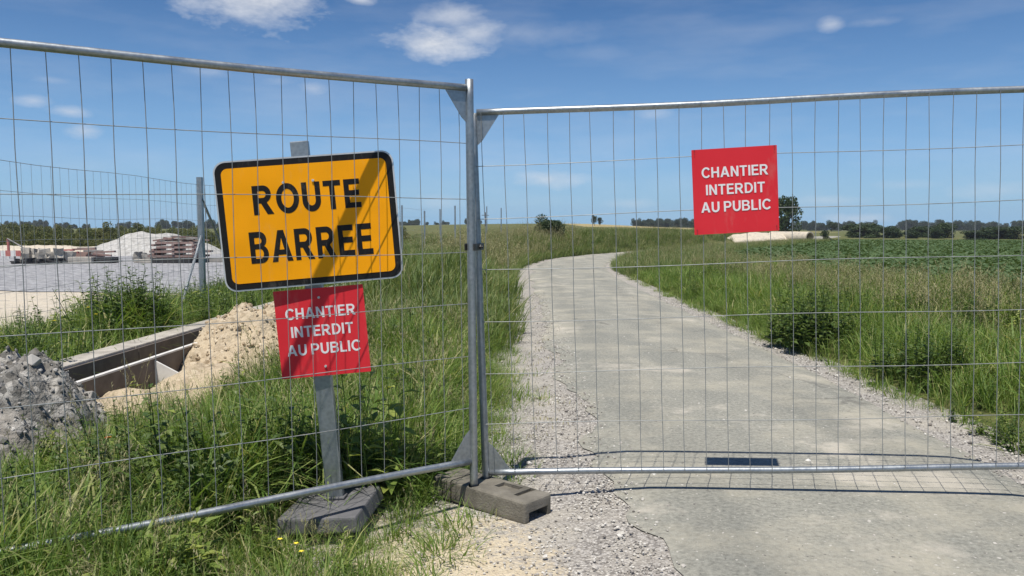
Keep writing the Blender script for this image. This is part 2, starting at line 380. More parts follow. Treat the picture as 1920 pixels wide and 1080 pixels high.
def stone_mat(name, stops):
    m, nt, b = mat_new(name)
    oi = N_(nt, 'ShaderNodeObjectInfo'); v = coord(nt)
    c = ramp(nt, oi.outputs['Random'], stops)
    c = mixc(nt, 1.0, c, ramp(nt, noise_(nt, v, 1.6, 4), [(0.3, (0.8, 0.8, 0.8)), (0.7, (1.1, 1.1, 1.1))]), 'MULTIPLY')
    nt.links.new(c, b.inputs['Base Color']); b.inputs['Roughness'].default_value = 0.9; b.inputs['Specular IOR Level'].default_value = 0.25
    return m
M['pebble'] = stone_mat('pebble', [(0.0, (0.20, 0.18, 0.16)), (0.35, (0.40, 0.37, 0.33)), (0.75, (0.56, 0.53, 0.47)), (1.0, (0.70, 0.67, 0.61))])
M['rubble'] = stone_mat('rubble', [(0.0, (0.11, 0.108, 0.10)), (0.5, (0.26, 0.25, 0.235)), (0.85, (0.40, 0.38, 0.35)), (1.0, (0.58, 0.55, 0.50))])
M['clod'] = stone_mat('clod', [(0.0, (0.36, 0.27, 0.17)), (0.5, (0.50, 0.40, 0.27)), (1.0, (0.62, 0.53, 0.39))])
M['rubble_soil'] = gravelly('rubble_soil', (0.11, 0.105, 0.095), (0.23, 0.22, 0.20), (0.44, 0.42, 0.38), (0.27, 0.245, 0.21), (0.5, 0.66), 22, 1.2)
M['heap_sand'] = gravelly('heap_sand', (0.26, 0.20, 0.13), (0.44, 0.35, 0.24), (0.60, 0.51, 0.38), (0.54, 0.44, 0.30), (0.34, 0.52), 20, 1.1)
M['mound'] = gravelly('mound_gravel', (0.34, 0.33, 0.31), (0.42, 0.41, 0.385), (0.52, 0.505, 0.48), (0.44, 0.425, 0.39), (0.45, 0.62), 7, 0.6)
M['wood_red'] = simple_mat('reddish_timber', (0.22, 0.135, 0.115), (0.36, 0.25, 0.215), 5, 0.85)
M['wood_grey'] = simple_mat('weathered_timber', (0.20, 0.185, 0.165), (0.36, 0.34, 0.31), 5, 0.85)
M['dark_metal'] = simple_mat('dark_scrap', (0.025, 0.025, 0.027), (0.075, 0.073, 0.07), 6, 0.7, 0.3)
M['red_paint'] = simple_mat('red_paint', (0.40, 0.10, 0.085), (0.50, 0.20, 0.17), 7, 0.5)
M['white_paint'] = simple_mat('white_paint', (0.66, 0.64, 0.60), (0.78, 0.76, 0.72), 7, 0.5)

def plate(name, c, c2, wav=0.0, rough=0.4):
    m, nt, b = mat_new(name); v = coord(nt)
    cc = ramp(nt, noise_(nt, v, 3.0, 6, 0.65), [(0.3, c), (0.75, c2)])
    # road dust and faint rubbed streaks
    ds = ramp(nt, noise_(nt, coord(nt, (1, 1, 0.35)), 9, 8, 0.75), [(0.56, (0, 0, 0)), (0.8, (0.30,) * 3)])
    sc = ramp(nt, noise_(nt, coord(nt, (30, 1, 2.2)), 2.0, 3, 0.6), [(0.70, (0, 0, 0)), (0.76, (0.22,) * 3)])
    cc = mixc(nt, ds, cc, (0.42, 0.38, 0.31)); cc = mixc(nt, sc, cc, (0.6, 0.55, 0.48))
    nt.links.new(cc, b.inputs['Base Color'])
    b.inputs['Roughness'].default_value = rough; b.inputs['Specular IOR Level'].default_value = 0.22
    if wav: bump(nt, b, noise_(nt, v, 2.4, 2, 0.5), wav, 0.05)
    return m
M['yellow'] = plate('sign_yellow', (0.95, 0.37, 0.0), (1.0, 0.40, 0.0), 0.35, 0.55)
M['black'] = plate('sign_black', (0.010, 0.009, 0.009), (0.018, 0.016, 0.015), 0.2, 0.45)
M['sign_red'] = plate('notice_red', (0.68, 0.026, 0.038), (0.74, 0.036, 0.048), 0.15, 0.42)
M['sign_white'] = plate('notice_white', (0.78, 0.76, 0.76), (0.84, 0.82, 0.82), 0, 0.5)
M['alu'] = simple_mat('aluminium_rim', (0.50, 0.51, 0.52), (0.68, 0.69, 0.70), 6, 0.45, 0.3)
M['hole_shade'] = simple_mat('pipe_shade', (0.12, 0.11, 0.10), (0.2, 0.18, 0.16), 6, 0.95)  # dark colour standing for the shade inside the open pipe

# ---------------------------------------------------------------- road axis and terrain
AX = [(1.60, -8), (1.60, 4), (1.60, 10), (1.56, 18), (1.68, 24), (2.25, 30), (3.75, 36), (6.7, 42), (10.2, 48), (14.3, 55), (19.5, 64), (26, 76), (34, 92), (46, 116)]
def catmull(P, per=14):
    P = [Vector(p) for p in P]; out = []
    for i in range(len(P) - 1):
        p0 = P[max(i - 1, 0)]; p1 = P[i]; p2 = P[i + 1]; p3 = P[min(i + 2, len(P) - 1)]
        for k in range(per):
            t = k / per
            out.append(0.5 * ((2 * p1) + (p2 - p0) * t + (2 * p0 - 5 * p1 + 4 * p2 - p3) * t * t + (3 * p1 - p0 - 3 * p2 + p3) * t ** 3))
    out.append(P[-1]); return out
AXP = catmull(AX)
AXA = np.array([[p.x, p.y] for p in AXP])
TAN = np.gradient(AXA, axis=0); TAN /= np.linalg.norm(TAN, axis=1)[:, None]
NRM = np.stack([TAN[:, 1], -TAN[:, 0]], 1)                 # points to the right of the road
def road_side(x, y):
    """signed distance to the road axis (right positive)"""
    x = np.atleast_1d(np.asarray(x, float)); y = np.atleast_1d(np.asarray(y, float))
    out = np.empty(len(x))
    for s in range(0, len(x), 4000):
        X = np.stack([x[s:s + 4000], y[s:s + 4000]], 1)
        d = ((X[:, None, :] - AXA[None]) ** 2).sum(2); i = d.argmin(1)
        v = X - AXA[i]; sg = np.sign((v * NRM[i]).sum(1)); out[s:s + 4000] = np.sqrt(d[np.arange(len(i)), i]) * np.where(sg == 0, 1, sg)
    return out
def half_l(y): return 1.08
def height(x, y):
    x = np.atleast_1d(np.asarray(x, float)); y = np.atleast_1d(np.asarray(y, float))
    d = road_side(x, y)
    z = np.zeros(len(x))
    # bank on the left of the road, from some way behind the fence
    bl = sstep(7, 18, y) * sstep(1.75, 3.0, -d) * (1 - sstep(4.2, 6.2, -d))
    z += 0.42 * bl
    z += 0.55 * sstep(30, 46, y) * sstep(1.9, 5.0, -d) * sstep(-6.5, -3.5, x) * (1 - sstep(120, 200, y))
    # right verge: small shoulder bank, then field
    z += 0.08 * sstep(1.7, 2.6, d) + 0.10 * sstep(2.6, 5.0, d) * sstep(6, 14, y)
    # field falls gently towards the far hedge, low hill in the middle distance
    z -= 0.75 * sstep(45, 115, y) * sstep(16, 45, x)
    z += 2.3 * sstep(80, 235, y) * np.exp(-((x - 12) / 80.0) ** 2)
    z += 0.3 * sstep(90, 260, y) * sstep(-20, -120, x)
    z -= 0.09 * (np.abs(d) < np.where(d > 0, 1.75, 2.15 + 0.75 * (1 - sstep(3.4, 5.2, y))))
    return z
def h1(x, y): return float(height(x, y)[0])

def build_terrain():
    def axis(lims):
        out = []
        for a, b, st in lims: out += list(np.arange(a, b, st))
        return np.array(out)
    xs = axis([(-660, -120, 45), (-120, -30, 6), (-30, -8, 1.0), (-8, 9, 0.25), (9, 30, 1.0), (30, 130, 6), (130, 700, 45)])
    ys = axis([(-60, -6, 6), (-6, 24, 0.25), (24, 60, 0.6), (60, 130, 4), (130, 300, 10), (300, 700, 40)])
    X, Y = np.meshgrid(xs, ys); z = height(X.ravel(), Y.ravel())
    z += np.array([0.02 * mnoise.noise(Vector((a * 1.3, b * 1.3, 0))) for a, b in zip(X.ravel(), Y.ravel())]) * (np.abs(X.ravel()) < 30)
    nx, ny = len(xs), len(ys)
    fs = [(j * nx + i, j * nx + i + 1, (j + 1) * nx + i + 1, (j + 1) * nx + i) for j in range(ny - 1) for i in range(nx - 1)]
    me = bpy.data.meshes.new('ground'); me.from_pydata(np.stack([X.ravel(), Y.ravel(), z], 1).tolist(), [], fs)
    me.polygons.foreach_set('use_smooth', [True] * len(me.polygons))
    tag(link('ground', me, M['ground']), kind='structure')
build_terrain()

def crown(d): return 0.048 * max(0.0, 1 - abs(d / 1.32) ** 6)
def strip(name, mat, inner, outer, zoff, ncross=9, y0=-8):
    """sheet along the road axis; inner(i), outer(i) give signed offsets"""
    vs = []; fs = []; k = 0
    # resample the axis finely near the camera
    pts = []
    for i in range(len(AXA) - 1):
        a, b = AXA[i], AXA[i + 1]; ln = np.linalg.norm(b - a); st = max(1, int(ln / (0.09 if -1 < a[1] < 14 else 0.4)))
        for q in range(st):
            t = q / st; pts.append((a * (1 - t) + b * t, NRM[i] * (1 - t) + NRM[i + 1] * t))
    for (p, nn) in pts:
        o0, o1 = inner(p[1], p[0]), outer(p[1], p[0])
        for j in range(ncross):
            o = o0 + (o1 - o0) * j / (ncross - 1)
            q = p + nn * o
            vs.append((q[0], q[1], zoff(o, j, q)))
        k += 1
    for i in range(k - 1):
        for j in range(ncross - 1):
            fs.append((i * ncross + j, i * ncross + j + 1, (i + 1) * ncross + j + 1, (i + 1) * ncross + j))
    me = bpy.data.meshes.new(name); me.from_pydata(vs, [], fs)
    me.polygons.foreach_set('use_smooth', [True] * len(me.polygons))
    return tag(link(name, me, mat), kind='structure')
def el_(y, x): return -1.08 + 0.16 * fbm(0.0, y, 0.9, 4) + 0.06 * fbm(5.0, y, 4.5, 2) + 0.10 * (1 - float(sstep(3.0, 5.0, y))) - 0.1 * float(sstep(5.2, 9, y)) * (1 - float(sstep(9, 14, y)))
def er_(y, x): return 1.30 - 0.16 * (1 - float(sstep(4.0, 8.0, y))) + 0.07 * fbm(9.0, y, 1.1, 4)
strip('road_shoulder', M['shoulder'], lambda y, x: -2.2 - 0.75 * (1 - float(sstep(3.4, 5.2, y))), lambda y, x: 1.8,
      lambda o, j, q: crown(o) - 0.010 - 0.05 * float(sstep(1.5, 2.6, abs(o))), 25)
strip('road', M['asphalt'], el_, er_, lambda o, j, q: crown(o) + (0.004 if 0 < j < 12 else -0.004), 13)

def sheet(name, mat, outline, z, jitter=0.0):
    """flat patch of ground with a ragged outline, a few mm above the ground"""
    pts = catmull([(*p, 0) for p in outline + outline[:1]], 8)[:-1]
    bm = bmesh.new(); vs = []
    for p in pts:
        vs.append(bm.verts.new((p.x + jitter * fbm(p.x, p.y, 0.8), p.y + jitter * fbm(p.y, p.x, 0.8), z)))
    f = bm.faces.new(vs); bmesh.ops.triangulate(bm, faces=[f])
    bmesh.ops.recalc_face_normals(bm, faces=bm.faces[:])
    me = bpy.data.meshes.new(name); bm.to_mesh(me); bm.free()
    if me.polygons[0].normal.z < 0: me.flip_normals()
    return tag(link(name, me, mat), kind='structure')
sheet('sandy_track', M['sand'], [(-5.9, 8.5), (-5.9, 12), (-6.2, 16.5), (-9, 17.6), (-14, 18.0), (-22, 17.8), (-26, 12), (-20, 5), (-10, 5.5), (-7, 6.5)], 0.030, 0.25)
sheet('gravel_yard', M['yard'], [(-5.8, 16.0), (-5.6, 22), (-5.4, 28), (-5.6, 36), (-8, 45), (-16, 47), (-34, 46), (-44, 30), (-30, 18.5), (-20, 16.8), (-12, 16.9)], 0.044, 0.2)

# ---------------------------------------------------------------- plants: clumps and scattering
protos = {}
def proto(coll, mb, mat, smooth=False):
    c = protos.setdefault(coll, bpy.data.collections.new('clumps_' + coll))
    me = mb.mesh(coll, smooth); me.materials.append(mat)
    o = bpy.data.objects.new(coll, me); c.objects.link(o); return o
def blade(mb, x, y, h, lean, az, w, segs=4, curl=1.0, z0=0.0, tint=None):
    mb.cur = rnd.random() if tint is None else tint
    ca, sa = math.cos(az), math.sin(az); vs = []; fs = []
    for k in range(segs + 1):
        t = k / segs
        off = lean * h * (t ** (1.0 + curl)); zz = z0 + h * (t - 0.42 * lean * lean * t ** 3)
        ww = w * (1 - t ** 1.6) * (0.7 + 0.6 * min(1, 3 * t)) * 0.5
        cx, cy = x + ca * off, y + sa * off
        if k < segs: vs += [(cx - sa * ww, cy + ca * ww, zz), (cx + sa * ww, cy - ca * ww, zz)]
        else: vs.append((cx, cy, zz))
    for k in range(segs - 1): fs.append((2 * k, 2 * k + 1, 2 * k + 3, 2 * k + 2))
    fs.append((2 * segs - 2, 2 * segs - 1, 2 * segs)); mb.add(vs, fs)
def tuft(n, h, r, w, lean=(0.15, 0.8)):
    mb = MB()
    for i in range(n):
        a = rnd.uniform(0, 6.283); rr = r * math.sqrt(rnd.random())
        blade(mb, rr * math.cos(a), rr * math.sin(a), h * rnd.uniform(0.5, 1.1), rnd.uniform(*lean), a + rnd.uniform(-1.2, 1.2), w * rnd.uniform(0.6, 1.3))
    return mb
def seedtuft(n, h, r, w, head):
    mb = MB()
    for i in range(n):
        a = rnd.uniform(0, 6.283); rr = r * math.sqrt(rnd.random()); hh = h * rnd.uniform(0.65, 1.1)
        az = rnd.uniform(0, 6.283); lean = rnd.uniform(0.05, 0.4); x, y = rr * math.cos(a), rr * math.sin(a)
        blade(mb, x, y, hh, lean, az, w, 4, 1.2)
        for q in range(head):
            t = 0.74 + 0.26 * q / head
            cx = x + math.cos(az) * lean * hh * t ** 2.2; cy = y + math.sin(az) * lean * hh * t ** 2.2; cz = hh * (t - 0.42 * lean * lean * t ** 3)
            blade(mb, cx, cy, 0.05 * h * rnd.uniform(0.7, 1.3), rnd.uniform(0.4, 1.2), rnd.uniform(0, 6.28), w * 2.0, 2, 0.3, cz, rnd.uniform(0.5, 1))
    return mb
def leafquad(mb, p, d, up, L, W, fold=0.25):
    p = Vector(p); d = Vector(d).normalized(); s = d.cross(Vector(up))
    if s.length < 1e-3: s = Vector((1, 0, 0))
    s.normalize(); u = s.cross(d)
    mb.add([p, p + d * L * 0.45 + s * W * 0.5 + u * W * fold, p + d * L - u * L * 0.12, p + d * L * 0.45 - s * W * 0.5 + u * W * fold, p + d * L * 0.5],
           [(0, 1, 4), (1, 2, 4), (2, 3, 4), (3, 0, 4)])
def weed(mb, n, h, r, L, W, per=16):
    for i in range(n):
        a = rnd.uniform(0, 6.283); rr = r * math.sqrt(rnd.random()); hh = h * rnd.uniform(0.6, 1.1)
        x, y = rr * math.cos(a), rr * math.sin(a); lx, ly = rnd.uniform(-0.2, 0.2) * hh, rnd.uniform(-0.2, 0.2) * hh
        mb.cur = 0.15
        mb.tube([(x, y, 0), (x + lx * 0.4, y + ly * 0.4, hh * 0.55), (x + lx, y + ly, hh)], [0.004, 0.003, 0.0015], 3, False)
        for q in range(per):
            t = 0.12 + 0.88 * q / per; an = q * 2.4 + rnd.uniform(-0.5, 0.5); mb.cur = rnd.random()
            d = Vector((math.cos(an), math.sin(an), rnd.uniform(-0.25, 0.6)))
            sc = (1.25 - 0.8 * t) * rnd.uniform(0.7, 1.2)
            leafquad(mb, (x + lx * t ** 1.5, y + ly * t ** 1.5, hh * t), d, (0, 0, 1), L * sc, W * sc)
    return mb
def beet(mb, n, L, W):
    for q in range(n):
        an = q * 2.4 + rnd.uniform(-0.4, 0.4); mb.cur = rnd.random(); t = q / n
        d = Vector((math.cos(an), math.sin(an), 0.35 + 1.3 * t))
        base = d.normalized() * L * 0.5
        leafquad(mb, base, Vector((d.x, d.y, d.z * 0.45)), (0, 0, 1), L * rnd.uniform(0.8, 1.1), W, 0.15)
        mb.tube([(0, 0, 0), base], 0.006, 3, False)
    return mb
for i in range(3):
    proto('grass', tuft(13, 0.46, 0.11, 0.019, (0.3, 1.3)), M['grass'])
for i in range(6):
    proto('grass', tuft(30, 0.48, 0.10, 0.0078, (0.1, 1.25)), M['grass'])
    proto('short', tuft(26, 0.17, 0.07, 0.005, (0.2, 1.0)), M['grass'])
    proto('farg', tuft(26, 0.52, 0.22, 0.016), M['grass_far'])
for i in range(4):
    proto('seed', seedtuft(9, 0.78, 0.10, 0.0032, 12), M['dry'])
    proto('farseed', seedtuft(14, 0.78, 0.28, 0.0042, 9), M['dry'])
    proto('weed', weed(MB(), 5, 0.55, 0.13, 0.085, 0.042, 18), M['weed'])
    proto('weed', weed(MB(), 3, 0.44, 0.10, 0.15, 0.055, 11), M['weed'] if i % 2 else M['weed_pale'])
    proto('crop', beet(MB(), 15, 0.22, 0.095), M['crop'])
for i in range(5):
    bm_ = bmesh.new(); bmesh.ops.create_icosphere(bm_, subdivisions=1, radius=1)
    for v in bm_.verts: v.co = Vector((v.co.x * rnd.uniform(0.7, 1.2), v.co.y * rnd.uniform(0.6, 1.1), v.co.z * rnd.uniform(0.4, 0.8)))
    for nm, mt in (('pebble', 'pebble'), ('rubble', 'rubble'), ('clod', 'clod')):
        me = bpy.data.meshes.new(nm); bm_.to_mesh(me); me.materials.append(M[mt])
        protos.setdefault(nm, bpy.data.collections.new('clumps_' + nm)).objects.link(bpy.data.objects.new(nm, me))
    bm_.free()

def scatter(name, coll, pts, label, cat):
    """pts: rows x, y, z, rx, ry, rz, scale"""
    pts = np.array(pts, dtype=np.float32)
    me = bpy.data.meshes.new(name); me.vertices.add(len(pts)); me.vertices.foreach_set('co', pts[:, :3].ravel())
    a = me.attributes.new('rot', 'FLOAT_VECTOR', 'POINT'); a.data.foreach_set('vector', pts[:, 3:6].ravel())
    a = me.attributes.new('scl', 'FLOAT', 'POINT'); a.data.foreach_set('value', pts[:, 6].copy())
    k = len(protos[coll].objects)
    a = me.attributes.new('idx', 'INT', 'POINT'); a.data.foreach_set('value', np.random.RandomState(len(pts)).randint(0, k, len(pts)).astype(np.int32))
    o = link(name, me)
    ng = bpy.data.node_groups.new(name, 'GeometryNodeTree')
    ng.interface.new_socket('Geometry', in_out='INPUT', socket_type='NodeSocketGeometry')
    ng.interface.new_socket('Geometry', in_out='OUTPUT', socket_type='NodeSocketGeometry')
    gi = ng.nodes.new('NodeGroupInput'); go = ng.nodes.new('NodeGroupOutput')
    ci = ng.nodes.new('GeometryNodeCollectionInfo'); ci.inputs[0].default_value = protos[coll]; ci.inputs[1].default_value = True; ci.inputs[2].default_value = True
    ip = ng.nodes.new('GeometryNodeInstanceOnPoints'); ip.inputs['Pick Instance'].default_value = True
    def na(nm, dt):
        x = ng.nodes.new('GeometryNodeInputNamedAttribute'); x.data_type = dt; x.inputs[0].default_value = nm
        return [s for s in x.outputs if s.enabled and s.name == 'Attribute'][0]
    er = ng.nodes.new('FunctionNodeEulerToRotation')
    L = ng.links
    L.new(gi.outputs[0], ip.inputs['Points']); L.new(ci.outputs[0], ip.inputs['Instance'])
    L.new(na('rot', 'FLOAT_VECTOR'), er.inputs[0]); L.new(er.outputs[0], ip.inputs['Rotation'])
    L.new(na('scl', 'FLOAT'), ip.inputs['Scale']); L.new(na('idx', 'INT'), ip.inputs['Instance Index'])
    L.new(ip.outputs[0], go.inputs[0])
    md = o.modifiers.new('scatter', 'NODES'); md.node_group = ng
    return tag(o, label, cat, kind='stuff')

RS = np.random.RandomState(11)
def rand_pts(x0, x1, y0, y1, dens):
    n = int((x1 - x0) * (y1 - y0) * dens)
    return RS.uniform(x0, x1, n), RS.uniform(y0, y1, n)
NZ = lambda x, y, s=1.0: np.array([fbm(a, b, s, 3) for a, b in zip(x, y)])
def rows(x, y, s, tilt=0.12, zo=0.0):
    n = len(x); z = height(x, y) + zo
    return np.stack([x, y, z, RS.normal(0, tilt, n), RS.normal(0, tilt, n), RS.uniform(0, 6.28, n), s], 1)

TX = lambda y: -3.12 + 0.045 * (y - 5.4)          # line of the trench's near board
def in_frustum(x, y, m=0.9):
    return (y > 0.6) & (np.abs(x) < (y * 0.643 + 1.2) * 1.0 + m)
# keep-outs: fence block, sign base, heaps
def keep(x, y):
    k = np.ones(len(x), bool)
    k &= ~((np.abs(x + 0.87) < 0.27) & (np.abs(y - 3.80) < 0.30))
    u = (x + 0.11) * 0.744 + (y - 3.97) * -0.668; w = (x + 0.11) * 0.668 + (y - 3.97) * 0.744
    k &= ~((np.abs(u) < 0.36) & (np.abs(w) < 0.14))
    return k
EDGE_L = lambda x, y: -1.62 - 0.30 * (1 - sstep(2.6, 4.6, y)) + 0.10 * NZ(x * 0 + 2.0, y, 1.3)

def left_near():
    x, y = rand_pts(-4.6, 0.4, 1.0, 9.5, 270)
    d = road_side(x, y); e = EDGE_L(x, y)
    k = (d < e) & in_frustum(x, y, 0.4) & keep(x, y) & (x > TX(y) + 0.25)
    ridge = np.exp(-((x + 2.66) / 0.46) ** 2) * sstep(5.0, 5.6, y) * (1 - sstep(8.4, 9.0, y))
    k &= RS.rand(len(x)) > ridge * 1.0
    k &= RS.rand(len(x)) > 0.96 * np.exp(-((x + 3.0) ** 2 / 0.30 + (y - 4.75) ** 2 / 0.5))
    k &= RS.rand(len(x)) < 0.35 + 0.65 * sstep(0.0, 0.35, e - d)
    x, y, d, e = x[k], y[k], d[k], e[k]
    front = 1 - sstep(0.0, 0.7, (y - (3.95 + (x + 0.19) * 0.664)))       # camera side of the left panel: shorter
    s = (0.72 + 0.35 * NZ(x, y, 0.8)) * (0.45 + 0.55 * sstep(0.0, 0.6, e - d)) * (1.10 - 0.42 * front * sstep(-2.0, -1.3, x)) * (1 - 0.34 * sstep(-1.5, -2.2, x) * sstep(3.0, 3.6, y))
    r = rows(x, y, s * RS.uniform(0.7, 1.3, len(x)))
    pick = NZ(x + 31, y, 0.9) + RS.normal(0, 0.25, len(x))
    yield 'grass', r[pick < 0.36]
    q = r[pick >= 0.36]; q[:, 6] *= 0.95; yield 'weed', q[::3]; yield 'grass', q[1::2]
    q = r[RS.rand(len(r)) < 0.05]; q[:, 6] *= 0.95; yield 'seed', q * np.array([1, 1, 1, 1, 1, 1, 0.85])
pools = {}
for c, r in left_near(): pools.setdefault(('near', c), []).append(r)
# thin straggling grass on the sandy apron's edge
x, y = rand_pts(-1.2, 0.6, 1.6, 9.0, 120); d = road_side(x, y); e = EDGE_L(x, y)
k = (d > e - 0.15) & (d < e + 0.30) & keep(x, y) & (RS.rand(len(x)) < np.exp(-np.clip(d - e, 0, 1) * 10) * 0.9)
pools.setdefault(('near', 'short'), []).append(rows(x[k], y[k], RS.uniform(0.5, 1.3, k.sum()), 0.2))
# left bank along the road
x, y = rand_pts(-3.2, 3.5, 9.0, 46, 40); d = road_side(x, y)
k = (d < -1.66 + 0.08 * NZ(x * 0, y, 1.1)) & (d > -6.2) & (x > TX(y) + 0.15)
x, y = x[k], y[k]; r = rows(x, y, RS.uniform(0.7, 1.2, len(x)) * (1 + 0.4 * NZ(x, y, 0.5)))
pools.setdefault(('bank', 'farg'), []).append(r)
q = r[RS.rand(len(r)) < 0.16 * sstep(14, 24, r[:, 1])]; pools.setdefault(('bank', 'farseed'), []).append(q)
# weeds between trench and mesh fence
x, y = rand_pts(-6.6, -3.4, 5.5, 24, 110)
k = (x < TX(y) - 0.78) & (x > -5.75 - 0.9 * sstep(9.0, 6.0, y) - 0.5 * NZ(x * 0, y, 0.7) + 0.025 * (y - 6)) & in_frustum(x, y, 0.4)
x, y = x[k], y[k]; xb, yb = RS.normal(-4.32, 0.22, 130), RS.normal(9.0, 0.35, 130)
x = np.concatenate([x, xb]); y = np.concatenate([y, yb]); r = rows(x, y, RS.uniform(0.65, 1.15, len(x)) * (1 + 0.35 * NZ(x, y, 0.6)))
r[-130:, 6] = RS.uniform(1.2, 1.9, 130) * np.exp(-((xb + 4.32) / 0.6) ** 2)
pools.setdefault(('ditch', 'grass'), []).append(r[RS.rand(len(r)) < 0.8]); pools.setdefault(('ditch', 'weed'), []).append(r[RS.rand(len(r)) < 0.22])
# right verge
x, y = rand_pts(2.4, 16, 2.2, 22, 92); d = road_side(x, y)
k = (d > 1.56 + 0.10 * NZ(x * 0 + 7, y, 1.1)) & (d < 6.2) & in_frustum(x, y, 0.5)
x, y, d = x[k], y[k], d[k]; dens = RS.rand(len(x)) < (1.0 - 0.5 * sstep(11, 20, y)); x, y, d = x[dens], y[dens], d[dens]
s = (0.55 + 0.40 * sstep(1.6, 2.6, d)) * (1 + 0.3 * NZ(x, y, 0.55)) * RS.uniform(0.75, 1.15, len(x)) * (1 - 0.1 * sstep(8, 16, y))
r = rows(x, y, s); w = NZ(x + 17, y - 4, 0.55) + RS.normal(0, 0.2, len(x))
pools.setdefault(('right', 'grass'), []).append(r[w < 0.42]); pools.setdefault(('right', 'weed'), []).append(r[w >= 0.42][::2])
q = r[RS.rand(len(r)) < 0.26 * sstep(2.6, 3.4, d) * sstep(6, 9, y)] * np.array([1, 1, 1, 1, 1, 1, 0.8]); pools.setdefault(('right', 'seed'), []).append(q)
x, y = rand_pts(2.2, 30, 22, 60, 26); d = road_side(x, y)
k = (d > 1.6) & (d < 6.0) | ((d < -1.7) & (d > -14) & (y > 40))
x, y, d = x[k], y[k], d[k]; r = rows(x, y, RS.uniform(0.7, 1.1, len(x)) * np.where(d > 0, 0.8, 1.0))
pools.setdefault(('bank', 'farg'), []).append(r); pools.setdefault(('bank', 'farseed'), []).append(r[RS.rand(len(r)) < 0.16] * np.array([1, 1, 1, 1, 1, 1, 0.75]))
# meadow beyond the bend
x, y = rand_pts(-12, 40, 46, 105, 5.0); d = road_side(x, y)
k = (d < -2) & in_frustum(x, y, 2)
x, y = x[k], y[k]; r = rows(x, y, RS.uniform(0.7, 1.2, len(x)))
pools.setdefault(('meadow', 'farg'), []).append(r); pools.setdefault(('meadow', 'farseed'), []).append(r[RS.rand(len(r)) < 0.3] * np.array([1, 1, 1, 1, 1, 1, 0.7]))
NAMES = {('near', 'grass'): ('long_grass', 'long green grass around the yellow road sign', 'grass'),
         ('near', 'weed'): ('broadleaf_weeds', 'dark broad-leaved weeds among the grass around the yellow sign', 'weeds'),
         ('near', 'seed'): ('seed_grass', 'dry straw-coloured seed stems around the yellow sign', 'grass'),
         ('near', 'short'): ('short_grass', 'thin short grass straggling over the sandy gravel edge', 'grass'),
         ('bank', 'farg'): ('bank_grass', 'tall grass on the banks where the road bends', 'grass'),
         ('bank', 'farseed'): ('bank_seed_grass', 'pale seed heads over the banks where the road bends', 'grass'),
         ('ditch', 'grass'): ('ditch_grass', 'deep green grass between the concrete channel and the mesh fence', 'grass'),
         ('ditch', 'weed'): ('ditch_weeds', 'leafy weeds between the concrete channel and the mesh fence', 'weeds'),
         ('right', 'grass'): ('verge_grass', 'green grass verge between the road and the leafy crop', 'grass'),
         ('right', 'weed'): ('verge_weeds', 'dark leafy weeds in the verge beside the leafy crop', 'weeds'),
         ('right', 'seed'): ('verge_seed_grass', 'brownish seed heads in the verge beside the leafy crop', 'grass'),
         ('meadow', 'farg'): ('meadow_grass', 'rough meadow grass beyond the bend of the road', 'grass'),
         ('meadow', 'farseed'): ('meadow_seed_grass', 'tan seed heads on the meadow beyond the bend', 'grass')}
for key, lst in pools.items():
    nm, lb, ct = NAMES[key]; scatter(nm, key[1], np.concatenate(lst), lb, ct)
# leafy crop in rows
rowsx = []; 
for i, oy in enumerate(np.arange(-30, 130, 0.48)):
    t = np.arange(0, 120, 0.24) + RS.uniform(0, 0.2)
    xx = 6.6 + t * 0.94 + RS.normal(0, 0.03, len(t)); yy = oy + t * 0.34 + RS.normal(0, 0.04, len(t))
    k = (yy > 4) & (yy < 100) & in_frustum(xx, yy, 1.0)
    far = sstep(25, 60, yy[k]); xx, yy = xx[k], yy[k]
    kk = RS.rand(len(xx)) > 0.62 * far; rowsx.append(np.stack([xx[kk], yy[kk]], 1))
cx = np.concatenate(rowsx); d = road_side(cx[:, 0], cx[:, 1]); cx = cx[d > 5.2]
scatter('leafy_crop', 'crop', rows(cx[:, 0], cx[:, 1], RS.uniform(0.85, 1.25, len(cx)), 0.08), 'low leafy green field crop right of the road', 'crop')

# loose gravel on both shoulders and a little on the asphalt
x, y = rand_pts(-1.4, 3.6, 1.6, 16, 420); d = road_side(x, y)
k = ((d > 1.26 - 0.16 * (1 - sstep(4, 8, y))) & (d < 1.56 + 0.1 * NZ(x * 0 + 7, y, 1.1)) & (RS.rand(len(x)) < 0.9))
lf = (d < -0.92 + 0.12 * NZ(x * 0, y, 1.2)) & (d > -1.75 - 0.25 * (y < 4.4)) & (RS.rand(len(x)) < 0.30 + 0.5 * (np.exp(-((d + 1.1) / 0.2) ** 2)))
on = (np.abs(d) < 1.05) & (RS.rand(len(x)) < 0.012)
k = (k | lf | on) & keep(x, y); x, y, d = x[k], y[k], d[k]
sz = RS.uniform(0.004, 0.011, len(x)) * np.where(RS.rand(len(x)) < 0.06, 1.9, 1.0)
zz = np.array([crown(a) for a in d]) - 0.05 * sstep(1.5, 2.6, np.abs(d))
r = np.stack([x, y, zz + 0.003, RS.uniform(-0.4, 0.4, len(x)), RS.uniform(-0.4, 0.4, len(x)), RS.uniform(0, 6.28, len(x)), sz], 1)
x, y = rand_pts(-0.75, 1.0, 2.3, 6.5, 2600); d = road_side(x, y)
k = (d < -0.93 + 0.14 * NZ(x * 0, y, 1.2)) & (d > -2.1) & keep(x, y) & (RS.rand(len(x)) < 0.10 + 0.9 * np.exp(-((d + 1.25) / 0.28) ** 2)) & (NZ(x + 3, y, 1.5) + RS.normal(0, 0.25, len(x)) > -0.15)
